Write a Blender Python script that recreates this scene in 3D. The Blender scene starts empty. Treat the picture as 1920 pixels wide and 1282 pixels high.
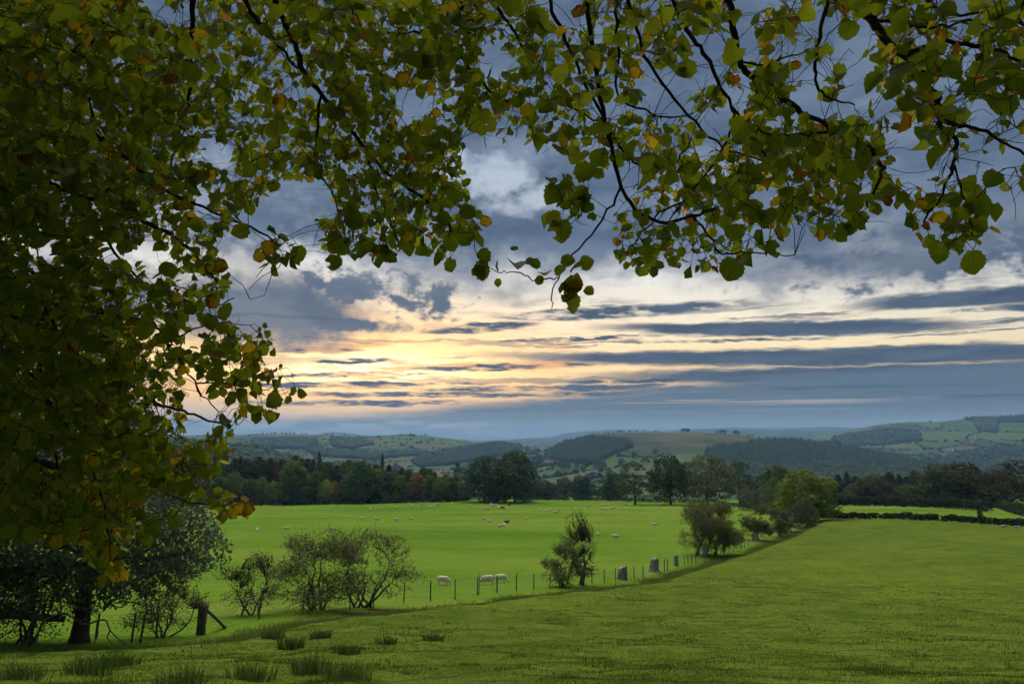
import bpy, bmesh, math, random
import numpy as np
from mathutils import Vector, Matrix, kdtree

scene = bpy.context.scene
col = scene.collection
R = math.radians

# ------------------------------------------------------------------ camera
F = 1280.0            # focal length in pixels of the 1920 px wide photograph (24 mm)
PITCH = R(8.0)
cam_d = bpy.data.cameras.new('camera'); cam = bpy.data.objects.new('camera', cam_d)
col.objects.link(cam); scene.camera = cam
cam_d.sensor_width = 36.0; cam_d.lens = 24.0; cam_d.clip_start = 0.05; cam_d.clip_end = 40000
cam.location = (0, 0, 0); cam.rotation_euler = (R(90) + PITCH, 0, 0)

# ------------------------------------------------------------------ exposure / render
EXPO = 1.5
GAIN = 2.0 ** EXPO
vs = scene.view_settings
vs.view_transform = 'Standard'; vs.look = 'None'; vs.exposure = EXPO; vs.gamma = 1.0; vs.use_curve_mapping = False
cy = scene.cycles
cy.use_denoising = True
try: cy.denoiser = 'OPENIMAGEDENOISE'
except Exception: pass
cy.max_bounces = 5; cy.diffuse_bounces = 3; cy.glossy_bounces = 1; cy.transmission_bounces = 3
cy.volume_bounces = 0; cy.transparent_max_bounces = 6
cy.caustics_reflective = False; cy.caustics_refractive = False
cy.sample_clamp_indirect = 4.0
cy.use_adaptive_sampling = True; cy.adaptive_threshold = 0.03; cy.adaptive_min_samples = 8

# ------------------------------------------------------------------ sun: the bright, thinly veiled western sky
SUN_AZ, SUN_EL = R(-14), R(62)
sd = Vector((math.sin(SUN_AZ) * math.cos(SUN_EL), math.cos(SUN_AZ) * math.cos(SUN_EL), math.sin(SUN_EL)))
sun_d = bpy.data.lights.new('sun', 'SUN'); sun = bpy.data.objects.new('sun', sun_d); col.objects.link(sun)
sun_d.energy = 1.4; sun_d.angle = R(50); sun_d.color = (1.0, 0.93, 0.80)
sun.rotation_euler = sd.to_track_quat('Z', 'Y').to_euler()

# ------------------------------------------------------------------ pixel helper (pixels of the photograph -> direction)
cp, sp = math.cos(PITCH), math.sin(PITCH)
def dirpx(px, py):
    nx = (px - 960.0) / F; ny = (641.0 - py) / F
    return np.array((nx, cp - ny * sp, sp + ny * cp))
def azel(px, py):
    d = dirpx(px, py)
    return math.atan2(d[0], d[1]), math.atan2(d[2], math.hypot(d[0], d[1]))

# ------------------------------------------------------------------ world: evening sky
world = bpy.data.worlds.new('World'); scene.world = world; world.use_nodes = True
wt = world.node_tree; wt.nodes.clear()
class S:
    tree = wt
    def __init__(s, sock): s.k = sock
    def __add__(a, b): return mth('ADD', a, b)
    def __radd__(a, b): return mth('ADD', b, a)
    def __sub__(a, b): return mth('SUBTRACT', a, b)
    def __rsub__(a, b): return mth('SUBTRACT', b, a)
    def __mul__(a, b): return mth('MULTIPLY', a, b)
    def __rmul__(a, b): return mth('MULTIPLY', b, a)
    def __truediv__(a, b): return mth('DIVIDE', a, b)
def _set(inp, v):
    if isinstance(v, S): S.tree.links.new(v.k, inp)
    else: inp.default_value = v
def mth(op, a, b=None, c=None, clamp=False):
    n = S.tree.nodes.new('ShaderNodeMath'); n.operation = op; n.use_clamp = clamp
    _set(n.inputs[0], a)
    if b is not None: _set(n.inputs[1], b)
    if c is not None: _set(n.inputs[2], c)
    return S(n.outputs[0])
def sstep(x, a, b, o0=0.0, o1=1.0):
    n = S.tree.nodes.new('ShaderNodeMapRange'); n.interpolation_type = 'SMOOTHSTEP'
    _set(n.inputs[0], x); _set(n.inputs[1], a); _set(n.inputs[2], b); n.inputs[3].default_value = o0; n.inputs[4].default_value = o1
    return S(n.outputs[0])
def comb(x, y, z=0.0):
    if not isinstance(z, S) and z: x = x + z * 7.31
    n = S.tree.nodes.new('ShaderNodeCombineXYZ')
    for i, q in enumerate((x, y, 0.0)): _set(n.inputs[i], q)
    return S(n.outputs[0])
def noise(vec, scale=1.0, detail=4.0, rough=0.55, dist=0.0, dim='3D'):
    n = S.tree.nodes.new('ShaderNodeTexNoise'); n.noise_dimensions = '2D' if S.tree == wt else dim
    if vec is not None: _set(n.inputs['Vector'], vec)
    n.inputs['Scale'].default_value = scale; n.inputs['Detail'].default_value = detail
    n.inputs['Roughness'].default_value = rough; n.inputs['Distortion'].default_value = dist
    return S(n.outputs['Fac'])
def mixc(f, a, b, mode='MIX'):
    n = S.tree.nodes.new('ShaderNodeMix'); n.data_type = 'RGBA'; n.blend_type = mode; n.clamp_factor = True
    _set(n.inputs[0], f)
    for i, q in ((6, a), (7, b)):
        if isinstance(q, S): S.tree.links.new(q.k, n.inputs[i])
        else: n.inputs[i].default_value = tuple(q) + (1.0,)
    return S(n.outputs[2])
def ramp(f, stops):
    n = S.tree.nodes.new('ShaderNodeValToRGB'); e = n.color_ramp.elements
    while len(e) < len(stops): e.new(0.5)
    for k, (p, c) in zip(e, stops):
        k.position = p; k.color = tuple(c) + (1.0,)
    _set(n.inputs[0], f)
    return S(n.outputs[0])
def mx(a, b): return mth('MAXIMUM', a, b)

def build_sky():
    S.tree = wt
    tc = wt.nodes.new('ShaderNodeTexCoord')
    sep = wt.nodes.new('ShaderNodeSeparateXYZ'); wt.links.new(tc.outputs['Generated'], sep.inputs[0])
    X, Y, Z = (S(sep.outputs[i]) for i in range(3))
    u = mth('ARCTAN2', X, Y) * 57.29578
    v = mth('ARCSINE', mth('MINIMUM', mth('MAXIMUM', Z, -1.0), 1.0)) * 57.29578
    def D(px, py):
        a, e = azel(px, py); return math.degrees(a), math.degrees(e)
    # warps: streaky for the low stratus, billowy for the high cloud
    w1 = noise(comb(u * 0.10, v * 0.55, 3.1), 1.0, 3, 0.6) - 0.5
    w2 = noise(comb(u * 0.45 + v * 0.6, v * 2.6, 7.7), 1.0, 4, 0.65) - 0.5
    bw = noise(comb(u * 0.13, v * 0.20, 11.3), 1.0, 4, 0.60) - 0.5
    bf = noise(comb(u * 0.42, v * 0.62, 5.3), 1.0, 5, 0.66) - 0.5
    vw = v + w1 * 1.0 + w2 * 0.55
    # clear / thinly veiled sky behind the clouds, by elevation
    clear = ramp(v * (1 / 90.0), [(0.0, (.30, .38, .46)), (2.2 / 90, (.36, .41, .45)), (3.6 / 90, (.80, .50, .26)), (5.4 / 90, (1.15, .86, .44)),
        (7.5 / 90, (1.12, .93, .58)), (10 / 90, (1.02, .93, .73)), (13 / 90, (.88, .87, .82)), (18 / 90, (.62, .68, .76)),
        (26 / 90, (.44, .54, .68)), (40 / 90, (.36, .46, .62)), (1.0, (.34, .44, .60))])
    # the afterglow sits in the west-north-west, ahead and to the left
    gu = (u + 14.0) * (1 / 19.0); gv = (v - 6.0) * (1 / 4.8)
    glow = mth('EXPONENT', (gu * gu + gv * gv) * -1.0)
    clear = mixc(glow * 0.95, clear, (1.75, 1.02, .36))
    gu2 = (u + 12.0) * (1 / 7.0); gv2 = (v - 5.6) * (1 / 1.3)
    core = mth('EXPONENT', (gu2 * gu2 + gv2 * gv2) * -1.0)
    clear = mixc(core * 0.8, clear, (3.2, 2.6, 1.35))
    # away from the sunset the clear sky is cooler and dimmer
    cool = sstep(mth('ABSOLUTE', u + 8.0), 22.0, 85.0)
    clear = mixc(cool * 0.75, clear, (.34, .42, .52))
    # orange rims through the low cloud
    rim = sstep(noise(comb(u * 0.09, v * 0.9, 21.0), 1.0, 4, 0.6), 0.50, 0.68) * sstep(v, 3.0, 4.2) * sstep(v, 11.5, 7.0) * sstep(mth('ABSOLUTE', u + 9.0), 34.0, 8.0)
    clear = mixc(rim * 0.8, clear, (1.05, .50, .20))
    # ---- low stratus bands (start px, end px, half thickness px, taper kind)
    m = 0.0
    bands = [((930, 667), (2700, 618), 14, 'L'), ((1130, 614), (1860, 606), 12, 'B'), ((1590, 573), (2300, 516), 13, 'L'), ((930, 592), (1420, 566), 10, 'B'),
             ((790, 622), (1010, 606), 9, 'B'), ((770, 692), (1130, 682), 5, 'B'), ((1120, 703), (2700, 672), 15, 'L'), ((430, 722), (930, 716), 5, 'B'),
             ((760, 728), (1300, 722), 6, 'B'), ((570, 680), (740, 674), 5, 'B'), ((1330, 727), (2700, 712), 16, 'L'), ((520, 658), (680, 655), 4, 'B'),
             ((880, 738), (1700, 735), 5, 'B'), ((900, 642), (1250, 628), 3, 'B'), ((1850, 577), (2300, 566), 7, 'L'), ((1250, 640), (1560, 634), 2.5, 'B'), ((470, 705), (820, 699), 3, 'B'), ((540, 737), (1050, 739), 5, 'B'), ((430, 752), (900, 756), 5, 'B'), ((1000, 716), (1500, 706), 4, 'B')]
    vb = v + w1 * 0.62 + w2 * 0.55
    frag = sstep(noise(comb(u * 0.22, v * 1.1, 61.0), 1.0, 5, 0.65), 0.34, 0.56, 0.15, 1.0)
    for (a, b, ht, kind) in bands:          # long lenses of stratus with warped, fibrous edges
        u0, v0 = D(*a); u1, v1 = D(*b)
        h = ht / F * 57.3 * 1.15
        uc = (u0 + u1) / 2; ur = (u1 - u0) / 2; sl = (v1 - v0) / (u1 - u0); vc = (v0 + v1) / 2
        s_ = mth('MULTIPLY_ADD', u, 1 / ur, -uc / ur)
        d1 = mth('MULTIPLY_ADD', u, -sl / h, (sl * uc - vc) / h)
        d_ = mth('MULTIPLY_ADD', vb, 1 / h, d1)
        q = mth('MULTIPLY_ADD', d_, d_, s_ * s_)
        mk_ = sstep(q, 1.45, 0.45)
        m = mx(m, mk_ * frag if kind == 'B' and ht <= 10 else mk_)
    # ragged streaks everywhere in the low sky, all round the horizon
    st = sstep(noise(comb(u * 0.05, vw * 1.7, 1.7), 1.0, 5, 0.62), 0.54, 0.64) * sstep(v, 12.5, 8.5) * sstep(v, 2.0, 4.0)
    m = mx(m, st * sstep(u, -6.0, 18.0, 0.5, 0.9))
    # solid low bank under the bands, deeper to the right
    top_low = sstep(u, -24.0, 30.0, 1.3, 4.9)
    low = sstep(vw - top_low, 0.55, -0.55)
    gaps = sstep(noise(comb(u * 0.035, v * 2.6, 31.0), 1.0, 4, 0.55), 0.54, 0.66) * sstep(v, 1.6, 3.2)
    low = low * (1.0 - gaps * 0.85)
    # ---- high cloud: slate deck above ~13 degrees, broken at the edge
    deck = sstep(v + bw * 8.0 + bf * 1.6 + sstep(u, 6.0, 24.0, 0.0, 1.6), 11.2, 16.2)
    holes = 0.0
    for (px, py, rx, ry, k) in [(935, 330, 80, 40, 1.0), (1010, 372, 60, 26, .9), (720, 420, 120, 30, .5), (1330, 330, 110, 60, .25), (660, 515, 110, 28, .9), (300, 400, 160, 80, .6), (1500, 540, 300, 30, .5)]:
        cu, cv = D(px, py); ru = rx / F * 57.3; rv = ry / F * 57.3
        a = (u - cu) * (1 / ru); b = (v - cv) * (1 / rv)
        q = mth('SQRT', a * a + b * b) + bw * 3.4 + bf * 2.6
        holes = mx(holes, sstep(q, 1.6, 0.0) * k)
    gen_holes = sstep(noise(comb(u * 0.06, v * 0.10, 44.0), 1.0, 6, 0.6), 0.60, 0.76)
    holes = mx(holes, gen_holes * 0.28)
    deck = deck * (1.0 - holes * 0.85)
    lumps = 0.0
    for (px, py, rx, ry, ed) in [(480, 588, 215, 72, .7), (520, 578, 140, 62, .5), (775, 552, 90, 40, 3.2), (680, 540, 60, 28, 3.2), (650, 610, 130, 15, 1.6), (1690, 492, 170, 40, 3.0), (160, 560, 200, 60, 1.2)]:
        cu, cv = D(px, py); ru = rx / F * 57.3; rv = ry / F * 57.3
        a = (u - cu) * (1 / ru); b = (v - cv) * (1 / rv)
        q = mth('SQRT', a * a + b * b) + bw * ed + bf * ed * 1.2
        lumps = mx(lumps, sstep(q, 1.4, 0.45))
    wisps = sstep(noise(comb(u * 0.16, v * 0.55, 9.2), 1.0, 7, 0.66), 0.50, 0.78) * sstep(v, 7.0, 11.0) * 0.5
    lumps = mx(lumps, wisps)
    # ---- colours
    tex = noise(comb(u * 0.09, v * 0.25, 2.2), 1.0, 6, 0.6)
    deckc = mixc(sstep(tex, 0.36, 0.66), (.090, .132, .210), (.150, .205, .300))
    deckc = mixc(sstep(v, 17.0, 11.5) * 0.4, deckc, (.30, .30, .34))
    lumpc = mixc(sstep(tex, 0.40, 0.62), (.078, .122, .200), (.150, .185, .250))
    bandc = mixc(sstep(noise(comb(u * 0.2, v * 1.6, 12.0), 1.0, 4, 0.6), 0.35, 0.7), (.045, .078, .135), (.082, .122, .190))
    lowc = mixc(sstep(v, 0.3, 2.6), (.270, .350, .405), (.110, .165, .222))
    skyc = mixc(deck, clear, deckc)
    skyc = mixc(lumps * 0.96, skyc, lumpc)
    skyc = mixc(m * 0.98, skyc, bandc)
    skyc = mixc(low * 0.95, skyc, lowc)
    # pale far cloud lying along the horizon
    pl = sstep(noise(comb(u * 0.22, v * 1.3, 17.0), 1.0, 6, 0.62) + sstep(mth('ABSOLUTE', v - 0.75), 1.0, 0.2, -.14, .08), 0.50, 0.60) * sstep(v, 1.7, 1.1) * sstep(u, 8.0, -8.0, .15, .85)
    skyc = mixc(pl, skyc, (.50, .50, .51))
    nis = wt.nodes.new('ShaderNodeTexSky'); nis.sky_type = 'NISHITA'; nis.sun_disc = False
    nis.sun_elevation = SUN_EL; nis.sun_rotation = SUN_AZ; nis.air_density = 1.0; nis.dust_density = 2.0
    nb = wt.nodes.new('ShaderNodeVectorMath'); nb.operation = 'MULTIPLY_ADD'
    wt.links.new(nis.outputs[0], nb.inputs[0]); nb.inputs[1].default_value = (.002, .002, .002)
    bg = wt.nodes.new('ShaderNodeBackground')
    sc_ = wt.nodes.new('ShaderNodeVectorMath'); sc_.operation = 'SCALE'; sc_.inputs['Scale'].default_value = 1.0 / GAIN / 0.1
    wt.links.new(skyc.k, sc_.inputs[0]); wt.links.new(sc_.outputs[0], nb.inputs[2])
    wt.links.new(nb.outputs[0], bg.inputs['Color']); bg.inputs['Strength'].default_value = 0.1
    out = wt.nodes.new('ShaderNodeOutputWorld'); wt.links.new(bg.outputs[0], out.inputs['Surface'])
build_sky()
world.cycles.sampling_method = 'MANUAL'; world.cycles.sample_map_resolution = 1024

# ================================================================== helpers
def srnd(seed): return np.random.default_rng(seed)
def _h(i, j, s):
    n = (i * 374761393 + j * 668265263 + s * 2147483647 + 974711) & 0xFFFFFFFF
    n = ((n ^ (n >> 13)) * 1274126177) & 0xFFFFFFFF
    return ((n ^ (n >> 16)) & 0xFFFF) / 65535.0
def vnoise(x, y, s=0):
    x = np.asarray(x, float); y = np.asarray(y, float)
    i = np.floor(x).astype(np.int64); j = np.floor(y).astype(np.int64)
    fx = x - i; fy = y - j; fx = fx * fx * (3 - 2 * fx); fy = fy * fy * (3 - 2 * fy)
    a = _h(i, j, s); b = _h(i + 1, j, s); c = _h(i, j + 1, s); d = _h(i + 1, j + 1, s)
    return (a + (b - a) * fx) * (1 - fy) + (c + (d - c) * fx) * fy - 0.5
def fbm(x, y, s=0, o=4):
    t = 0; a = 1.0
    for k in range(o):
        t = t + a * vnoise(x * 2 ** k, y * 2 ** k, s + k); a *= 0.5
    return t
def sm(x, a, b):
    t = np.clip((np.asarray(x, float) - a) / (b - a), 0, 1); return t * t * (3 - 2 * t)

def mk(name, V, faces, mats, parent=None, attrs=None, matidx=None, smooth=False, uv=None, link=True):
    """faces: list of int arrays (n,k). One mesh object."""
    me = bpy.data.meshes.new(name)
    V = np.asarray(V, np.float32)
    faces = [np.asarray(f, np.int32) for f in faces if len(f)]
    loops = np.concatenate([f.ravel() for f in faces])
    tot = np.concatenate([np.full(len(f), f.shape[1], np.int32) for f in faces])
    me.vertices.add(len(V)); me.vertices.foreach_set('co', V.ravel())
    me.loops.add(len(loops)); me.loops.foreach_set('vertex_index', loops)
    me.polygons.add(len(tot))
    st = np.concatenate(([0], np.cumsum(tot)[:-1])).astype(np.int32)
    me.polygons.foreach_set('loop_start', st)
    if smooth: me.polygons.foreach_set('use_smooth', np.ones(len(tot), bool))
    for m in (mats if isinstance(mats, (list, tuple)) else [mats]): me.materials.append(m)
    if matidx is not None: me.polygons.foreach_set('material_index', np.asarray(matidx, np.int32))
    me.update(calc_edges=True)
    for k, a in (attrs or {}).items():
        a = np.asarray(a, np.float32)
        if a.ndim == 1:
            at = me.attributes.new(k, 'FLOAT', 'POINT'); at.data.foreach_set('value', a)
        else:
            at = me.attributes.new(k, 'FLOAT_COLOR', 'POINT')
            if a.shape[1] == 3: a = np.concatenate([a, np.ones((len(a), 1), np.float32)], 1)
            at.data.foreach_set('color', a.ravel())
    me.validate()
    if not link: return me
    return ob(name, me, parent)
def ob(name, data, parent=None, loc=None):
    o = bpy.data.objects.new(name, data); col.objects.link(o)
    if parent is not None: o.parent = parent
    if loc is not None: o.location = loc
    return o
def tag(o, label=None, cat=None, group=None, kind=None):
    if label: o['label'] = label
    if cat: o['category'] = cat
    if group: o['group'] = group
    if kind: o['kind'] = kind
    return o
def empty(name, loc=(0, 0, 0), rz=0.0, sc=1.0):
    o = bpy.data.objects.new(name, None); col.objects.link(o); o.empty_display_size = 0.2
    o.location = loc; o.rotation_euler = (0, 0, rz)
    o.scale = (sc, sc, sc) if np.isscalar(sc) else sc
    return o

class MB:
    """collects geometry for one mesh"""
    def __init__(s): s.v = []; s.q = []; s.t = []; s.n = 0
    def add(s, V, q=None, t=None):
        V = np.asarray(V, float)
        if q is not None and len(q): s.q.append(np.asarray(q, np.int64) + s.n)
        if t is not None and len(t): s.t.append(np.asarray(t, np.int64) + s.n)
        s.v.append(V); s.n += len(V)
    def tube(s, P, rad, k=5, cap=True):
        P = np.asarray(P, float); n = len(P)
        rad = np.broadcast_to(np.asarray(rad, float), (n,))
        T = np.gradient(P, axis=0); T /= np.linalg.norm(T, axis=1)[:, None] + 1e-9
        a = np.array((0, 0, 1.0)) if abs(T[0][2]) < 0.9 else np.array((1.0, 0, 0))
        N = np.cross(T[0], a); N /= np.linalg.norm(N); rings = []
        ang = np.linspace(0, 2 * math.pi, k, endpoint=False)
        for i in range(n):
            N = N - T[i] * np.dot(N, T[i]); N /= np.linalg.norm(N) + 1e-9
            B = np.cross(T[i], N)
            rings.append(P[i] + rad[i] * (np.cos(ang)[:, None] * N + np.sin(ang)[:, None] * B))
        V = np.concatenate(rings); q = []
        for i in range(n - 1):
            for j in range(k):
                q.append((i * k + j, i * k + (j + 1) % k, (i + 1) * k + (j + 1) % k, (i + 1) * k + j))
        t = []
        if cap:
            V = np.concatenate([V, P[:1], P[-1:]]); c0, c1 = n * k, n * k + 1
            for j in range(k):
                t.append((c0, (j + 1) % k, j)); t.append((c1, (n - 1) * k + j, (n - 1) * k + (j + 1) % k))
        s.add(V, q, t)
    def box(s, c, d, rz=0.0):
        c = np.asarray(c, float); d = np.asarray(d, float) / 2
        V = np.array([(x, y, z) for x in (-1, 1) for y in (-1, 1) for z in (-1, 1)], float) * d
        if rz: V[:, :2] = V[:, :2] @ np.array(((math.cos(rz), math.sin(rz)), (-math.sin(rz), math.cos(rz))))
        s.add(V + c, [(0, 1, 3, 2), (4, 6, 7, 5), (0, 4, 5, 1), (2, 3, 7, 6), (0, 2, 6, 4), (1, 5, 7, 3)])
    def obj(s, name, mat, parent=None, smooth=False, attrs=None, link=True):
        V = np.concatenate(s.v); fs = []
        if s.q: fs.append(np.concatenate(s.q))
        if s.t: fs.append(np.concatenate(s.t))
        return mk(name, V, fs, mat, parent, attrs, smooth=smooth, link=link)

def rvec(g, n):
    a = g.normal(size=(n, 3)); return a / np.linalg.norm(a, axis=1)[:, None]
def leaf_quads(C, Nrm, size, g, asp=0.75):
    """irregular little leaf-clump faces, one quad each, at C facing Nrm"""
    n = len(C); size = np.broadcast_to(size, (n,))
    Nrm = Nrm / (np.linalg.norm(Nrm, axis=1)[:, None] + 1e-9)
    a = rvec(g, n); T = np.cross(Nrm, a); T /= np.linalg.norm(T, axis=1)[:, None] + 1e-9
    B = np.cross(Nrm, T)
    j = g.uniform(.65, 1.35, (n, 4))
    s = size[:, None]
    V = np.stack([C + T * s * j[:, :1], C + B * s * asp * j[:, 1:2] + Nrm * s * .25, C - T * s * j[:, 2:3], C - B * s * asp * j[:, 3:4] + Nrm * s * .2], 1).reshape(-1, 3)
    Q = np.arange(4 * n).reshape(n, 4)
    return V, Q

# ================================================================== materials
def newmat(name):
    m = bpy.data.materials.new(name); m.use_nodes = True
    S.tree = m.node_tree; m.node_tree.nodes.clear()
    return m
def attr(name, color=True):
    n = S.tree.nodes.new('ShaderNodeAttribute'); n.attribute_name = name
    return S(n.outputs['Color' if color else 'Fac'])
def geo_pos():
    n = S.tree.nodes.new('ShaderNodeNewGeometry'); return S(n.outputs['Position'])
def objco():
    n = S.tree.nodes.new('ShaderNodeTexCoord'); return S(n.outputs['Object'])
def vscale(v, s):
    n = S.tree.nodes.new('ShaderNodeVectorMath'); n.operation = 'MULTIPLY'; _set(n.inputs[0], v); n.inputs[1].default_value = s
    return S(n.outputs[0])
def bump(h, strength, dist):
    n = S.tree.nodes.new('ShaderNodeBump'); n.inputs['Strength'].default_value = strength; n.inputs['Distance'].default_value = dist
    _set(n.inputs['Height'], h); return S(n.outputs[0])
def finish(colr, rough=0.8, nrm=None, transl=0.0, tcol=None, spec=0.3):
    t = S.tree
    b = t.nodes.new('ShaderNodeBsdfPrincipled')
    if isinstance(colr, S): t.links.new(colr.k, b.inputs['Base Color'])
    else: b.inputs['Base Color'].default_value = tuple(colr) + (1,)
    b.inputs['Roughness'].default_value = rough; b.inputs['Specular IOR Level'].default_value = spec
    if nrm is not None: t.links.new(nrm.k, b.inputs['Normal'])
    out = t.nodes.new('ShaderNodeOutputMaterial'); sh = b.outputs[0]
    if transl:
        tr = t.nodes.new('ShaderNodeBsdfTranslucent')
        c = tcol if tcol is not None else colr
        if isinstance(c, S): t.links.new(c.k, tr.inputs['Color'])
        else: tr.inputs['Color'].default_value = tuple(c) + (1,)
        mxs = t.nodes.new('ShaderNodeMixShader'); mxs.inputs[0].default_value = transl
        t.links.new(sh, mxs.inputs[1]); t.links.new(tr.outputs[0], mxs.inputs[2]); sh = mxs.outputs[0]
    t.links.new(sh, out.inputs['Surface'])

def mat_foliage(name, transl=0.35):
    """colour comes from the object's own colour, varied per leaf clump"""
    m = newmat(name)
    oi = S.tree.nodes.new('ShaderNodeObjectInfo'); base = S(oi.outputs['Color'])
    var = attr('var', False)
    c = mixc(var, mixc(1.0, base, (.62, .66, .62), 'MULTIPLY'), mixc(1.0, base, (1.9, 1.8, 1.35), 'MULTIPLY'))
    finish(c, 0.8, None, transl, c, 0.06)
    return m
def mat_bark(name, c1, c2, sc=6.0):
    m = newmat(name); p = objco()
    n1 = noise(vscale(p, (sc, sc, sc * .25)), 1.0, 6, .65)
    n2 = noise(p, 2.0, 3)
    c = mixc(sstep(n1, .35, .65), c1, c2)
    c = mixc(sstep(n2, .55, .7) * 0.35, c, (.10, .12, .06))
    finish(c, .9, bump(n1, .8, .03), spec=.15); return m
M = {}
M['foliage'] = mat_foliage('foliage')
M['bark'] = mat_bark('bark', (.030, .024, .018), (.085, .070, .052))
M['bark_grey'] = mat_bark('bark_weathered_grey', (.075, .068, .058), (.30, .275, .24), 11)
M['bark_pale'] = mat_bark('bark_pale_dead', (.11, .09, .065), (.24, .20, .15), 10)
M['post'] = mat_bark('post_wood', (.055, .045, .035), (.16, .135, .105), 20)
M['twig'] = mat_bark('twig_bark', (.022, .017, .012), (.055, .042, .030), 40)
m = newmat('wire_metal'); finish((.16, .16, .16), .5, spec=.5); M['wire'] = m

# ---- grass ground
def grass_ground():
    m = newmat('meadow_turf'); p = geo_pos()
    near = attr('near', False)      # 1 on the rough near pasture, 0 on the smooth grazed field
    big = noise(p, .045, 4); mid = noise(p, .45, 5, .6); fine = noise(p, 5.0, 6, .7)
    cf = mixc(sstep(big, .35, .65), (.114, .206, .022), (.142, .238, .028))
    cf = mixc(sstep(mid, .50, .66) * .55, cf, (.092, .160, .018)); pat = noise(vscale(p, (.018, .045, .02)), 1.0, 5, .62); cf = mixc(sstep(pat, .48, .62) * .8, cf, (.178, .240, .038)); cf = mixc(sstep(pat, .46, .34) * .7, cf, (.082, .158, .018)); cf = mixc(sstep(noise(vscale(p, (.12, .5, .2)), 1.0, 4, .6), .58, .70) * .4, cf, (.17, .205, .045))
    cn = mixc(sstep(mid, .36, .60), (.074, .116, .016), (.116, .164, .024))
    cn = mixc(sstep(big, .45, .68) * .5, cn, (.150, .205, .025))
    c = mixc(near, cf, cn)
    c = mixc(sstep(fine, .30, .75), mixc(1.0, c, (.62, .66, .6), 'MULTIPLY'), mixc(1.0, c, (1.15, 1.12, 1.1), 'MULTIPLY'))
    rough = attr('rank', False)     # rank brownish grass along the fence
    c = mixc(rough * .7, c, mixc(sstep(fine, .4, .6), (.085, .098, .020), (.15, .130, .040)))
    soil = attr('soil', False)
    c = mixc(soil, c, mixc(fine, (.028, .019, .012), (.075, .05, .03)))
    h = fine + mid * 1.5
    finish(c, 1.0, bump(h, .6, .12), spec=0.0); return m
M['turf'] = grass_ground()
def blades(name, ):
    m = newmat(name); c = attr('col'); finish(c, .7, None, .35, c, .05); return m
M['blade'] = blades('grass_blade')
def hills_mat():
    m = newmat('far_fields'); p = geo_pos(); c = attr('col')
    n = noise(p, .02, 6, .65); n2 = noise(p, .006, 4)
    c = mixc(sstep(n, .35, .7), mixc(1.0, c, (.72, .76, .76), 'MULTIPLY'), mixc(1.0, c, (1.18, 1.14, 1.1), 'MULTIPLY'))
    finish(c, .95, None, spec=.05); return m
M['hills'] = hills_mat()

# ================================================================== terrain height
PY = np.array([-60, -20, 0, 3, 6, 12, 24, 40, 61, 90, 130, 150, 200, 270, 300, 400, 600, 1000, 1400, 20000.])
PZ = np.array([1.0, -.9, -1.62, -1.85, -2.42, -3.92, -6.66, -9.15, -11.75, -14.05, -16.65, -17.85, -20.95, -25.1, -26.7, -36., -54., -74., -80., -80.])
# smooth the profile: monotone cubic through the points
def pchip(xk, yk, x):
    h = np.diff(xk); d = np.diff(yk) / h; m = np.zeros(len(xk))
    for i in range(1, len(xk) - 1):
        if d[i - 1] * d[i] > 0: w1, w2 = 2 * h[i] + h[i - 1], h[i] + 2 * h[i - 1]; m[i] = (w1 + w2) / (w1 / d[i - 1] + w2 / d[i])
    m[0], m[-1] = d[0], d[-1]
    k = np.clip(np.searchsorted(xk, x) - 1, 0, len(h) - 1); t = (x - xk[k]) / h[k]
    return (2 * t**3 - 3 * t**2 + 1) * yk[k] + (t**3 - 2 * t**2 + t) * h[k] * m[k] + (-2 * t**3 + 3 * t**2) * yk[k + 1] + (t**3 - t**2) * h[k] * m[k + 1]
_yy = np.concatenate([np.arange(-60, 420, .5), np.geomspace(420, 20000, 500)])
_zz = pchip(PY, PZ, _yy)
def sil(pts, D):
    az = []; te = []
    for p in pts:
        a, e = azel(*p); az.append(a); te.append(math.tan(e) * D)
    return np.array(az), np.array(te)
HILLS = [  # ridge distance, width towards us, width behind, noise, skyline
    (1300, 620, 500, 5, [(100, 812), (300, 822), (430, 832), (470, 839), (520, 851), (570, 866), (640, 886), (720, 905)]),
    (3200, 1750, 900, 9, [(-100, 812), (250, 815), (430, 816), (480, 813), (560, 814), (680, 817), (760, 814), (800, 817), (880, 827), (940, 837), (1020, 850), (1100, 872)]),
    (2500, 950, 600, 5, [(600, 895), (740, 864), (800, 850), (860, 838), (930, 829), (975, 833), (995, 847), (1040, 866), (1080, 885)]),
    (2000, 1000, 900, 5, [(880, 892), (960, 864), (1000, 851), (1060, 829), (1110, 816), (1160, 811), (1280, 810), (1380, 814), (1440, 823), (1500, 826), (1560, 832), (1620, 843), (1690, 856), (1750, 869), (1810, 886), (1900, 905)]),
    (4200, 2300, 1200, 12, [(1340, 858), (1480, 836), (1560, 816), (1640, 797), (1700, 791), (1760, 791), (1830, 784), (1920, 781), (2200, 776)]),
    (6500, 2200, 1500, 14, [(700, 834), (780, 828), (840, 825), (900, 830), (990, 822), (1060, 822), (1110, 811), (1200, 813), (1330, 804), (1420, 807), (1560, 807), (1700, 809), (2200, 812)]),
    (9500, 2600, 2000, 16, [(-100, 822), (200, 822), (500, 823), (560, 819), (600, 812), (625, 809), (660, 812), (700, 819), (780, 821), (850, 822), (900, 825), (960, 823), (1030, 819), (1060, 812), (1110, 807), (1160, 805), (1250, 807), (1300, 804), (1370, 801), (1450, 803), (1540, 800), (1600, 802), (1700, 804), (2200, 800)]),
]
_HS = [sil(h[4], h[0]) for h in HILLS]
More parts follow.
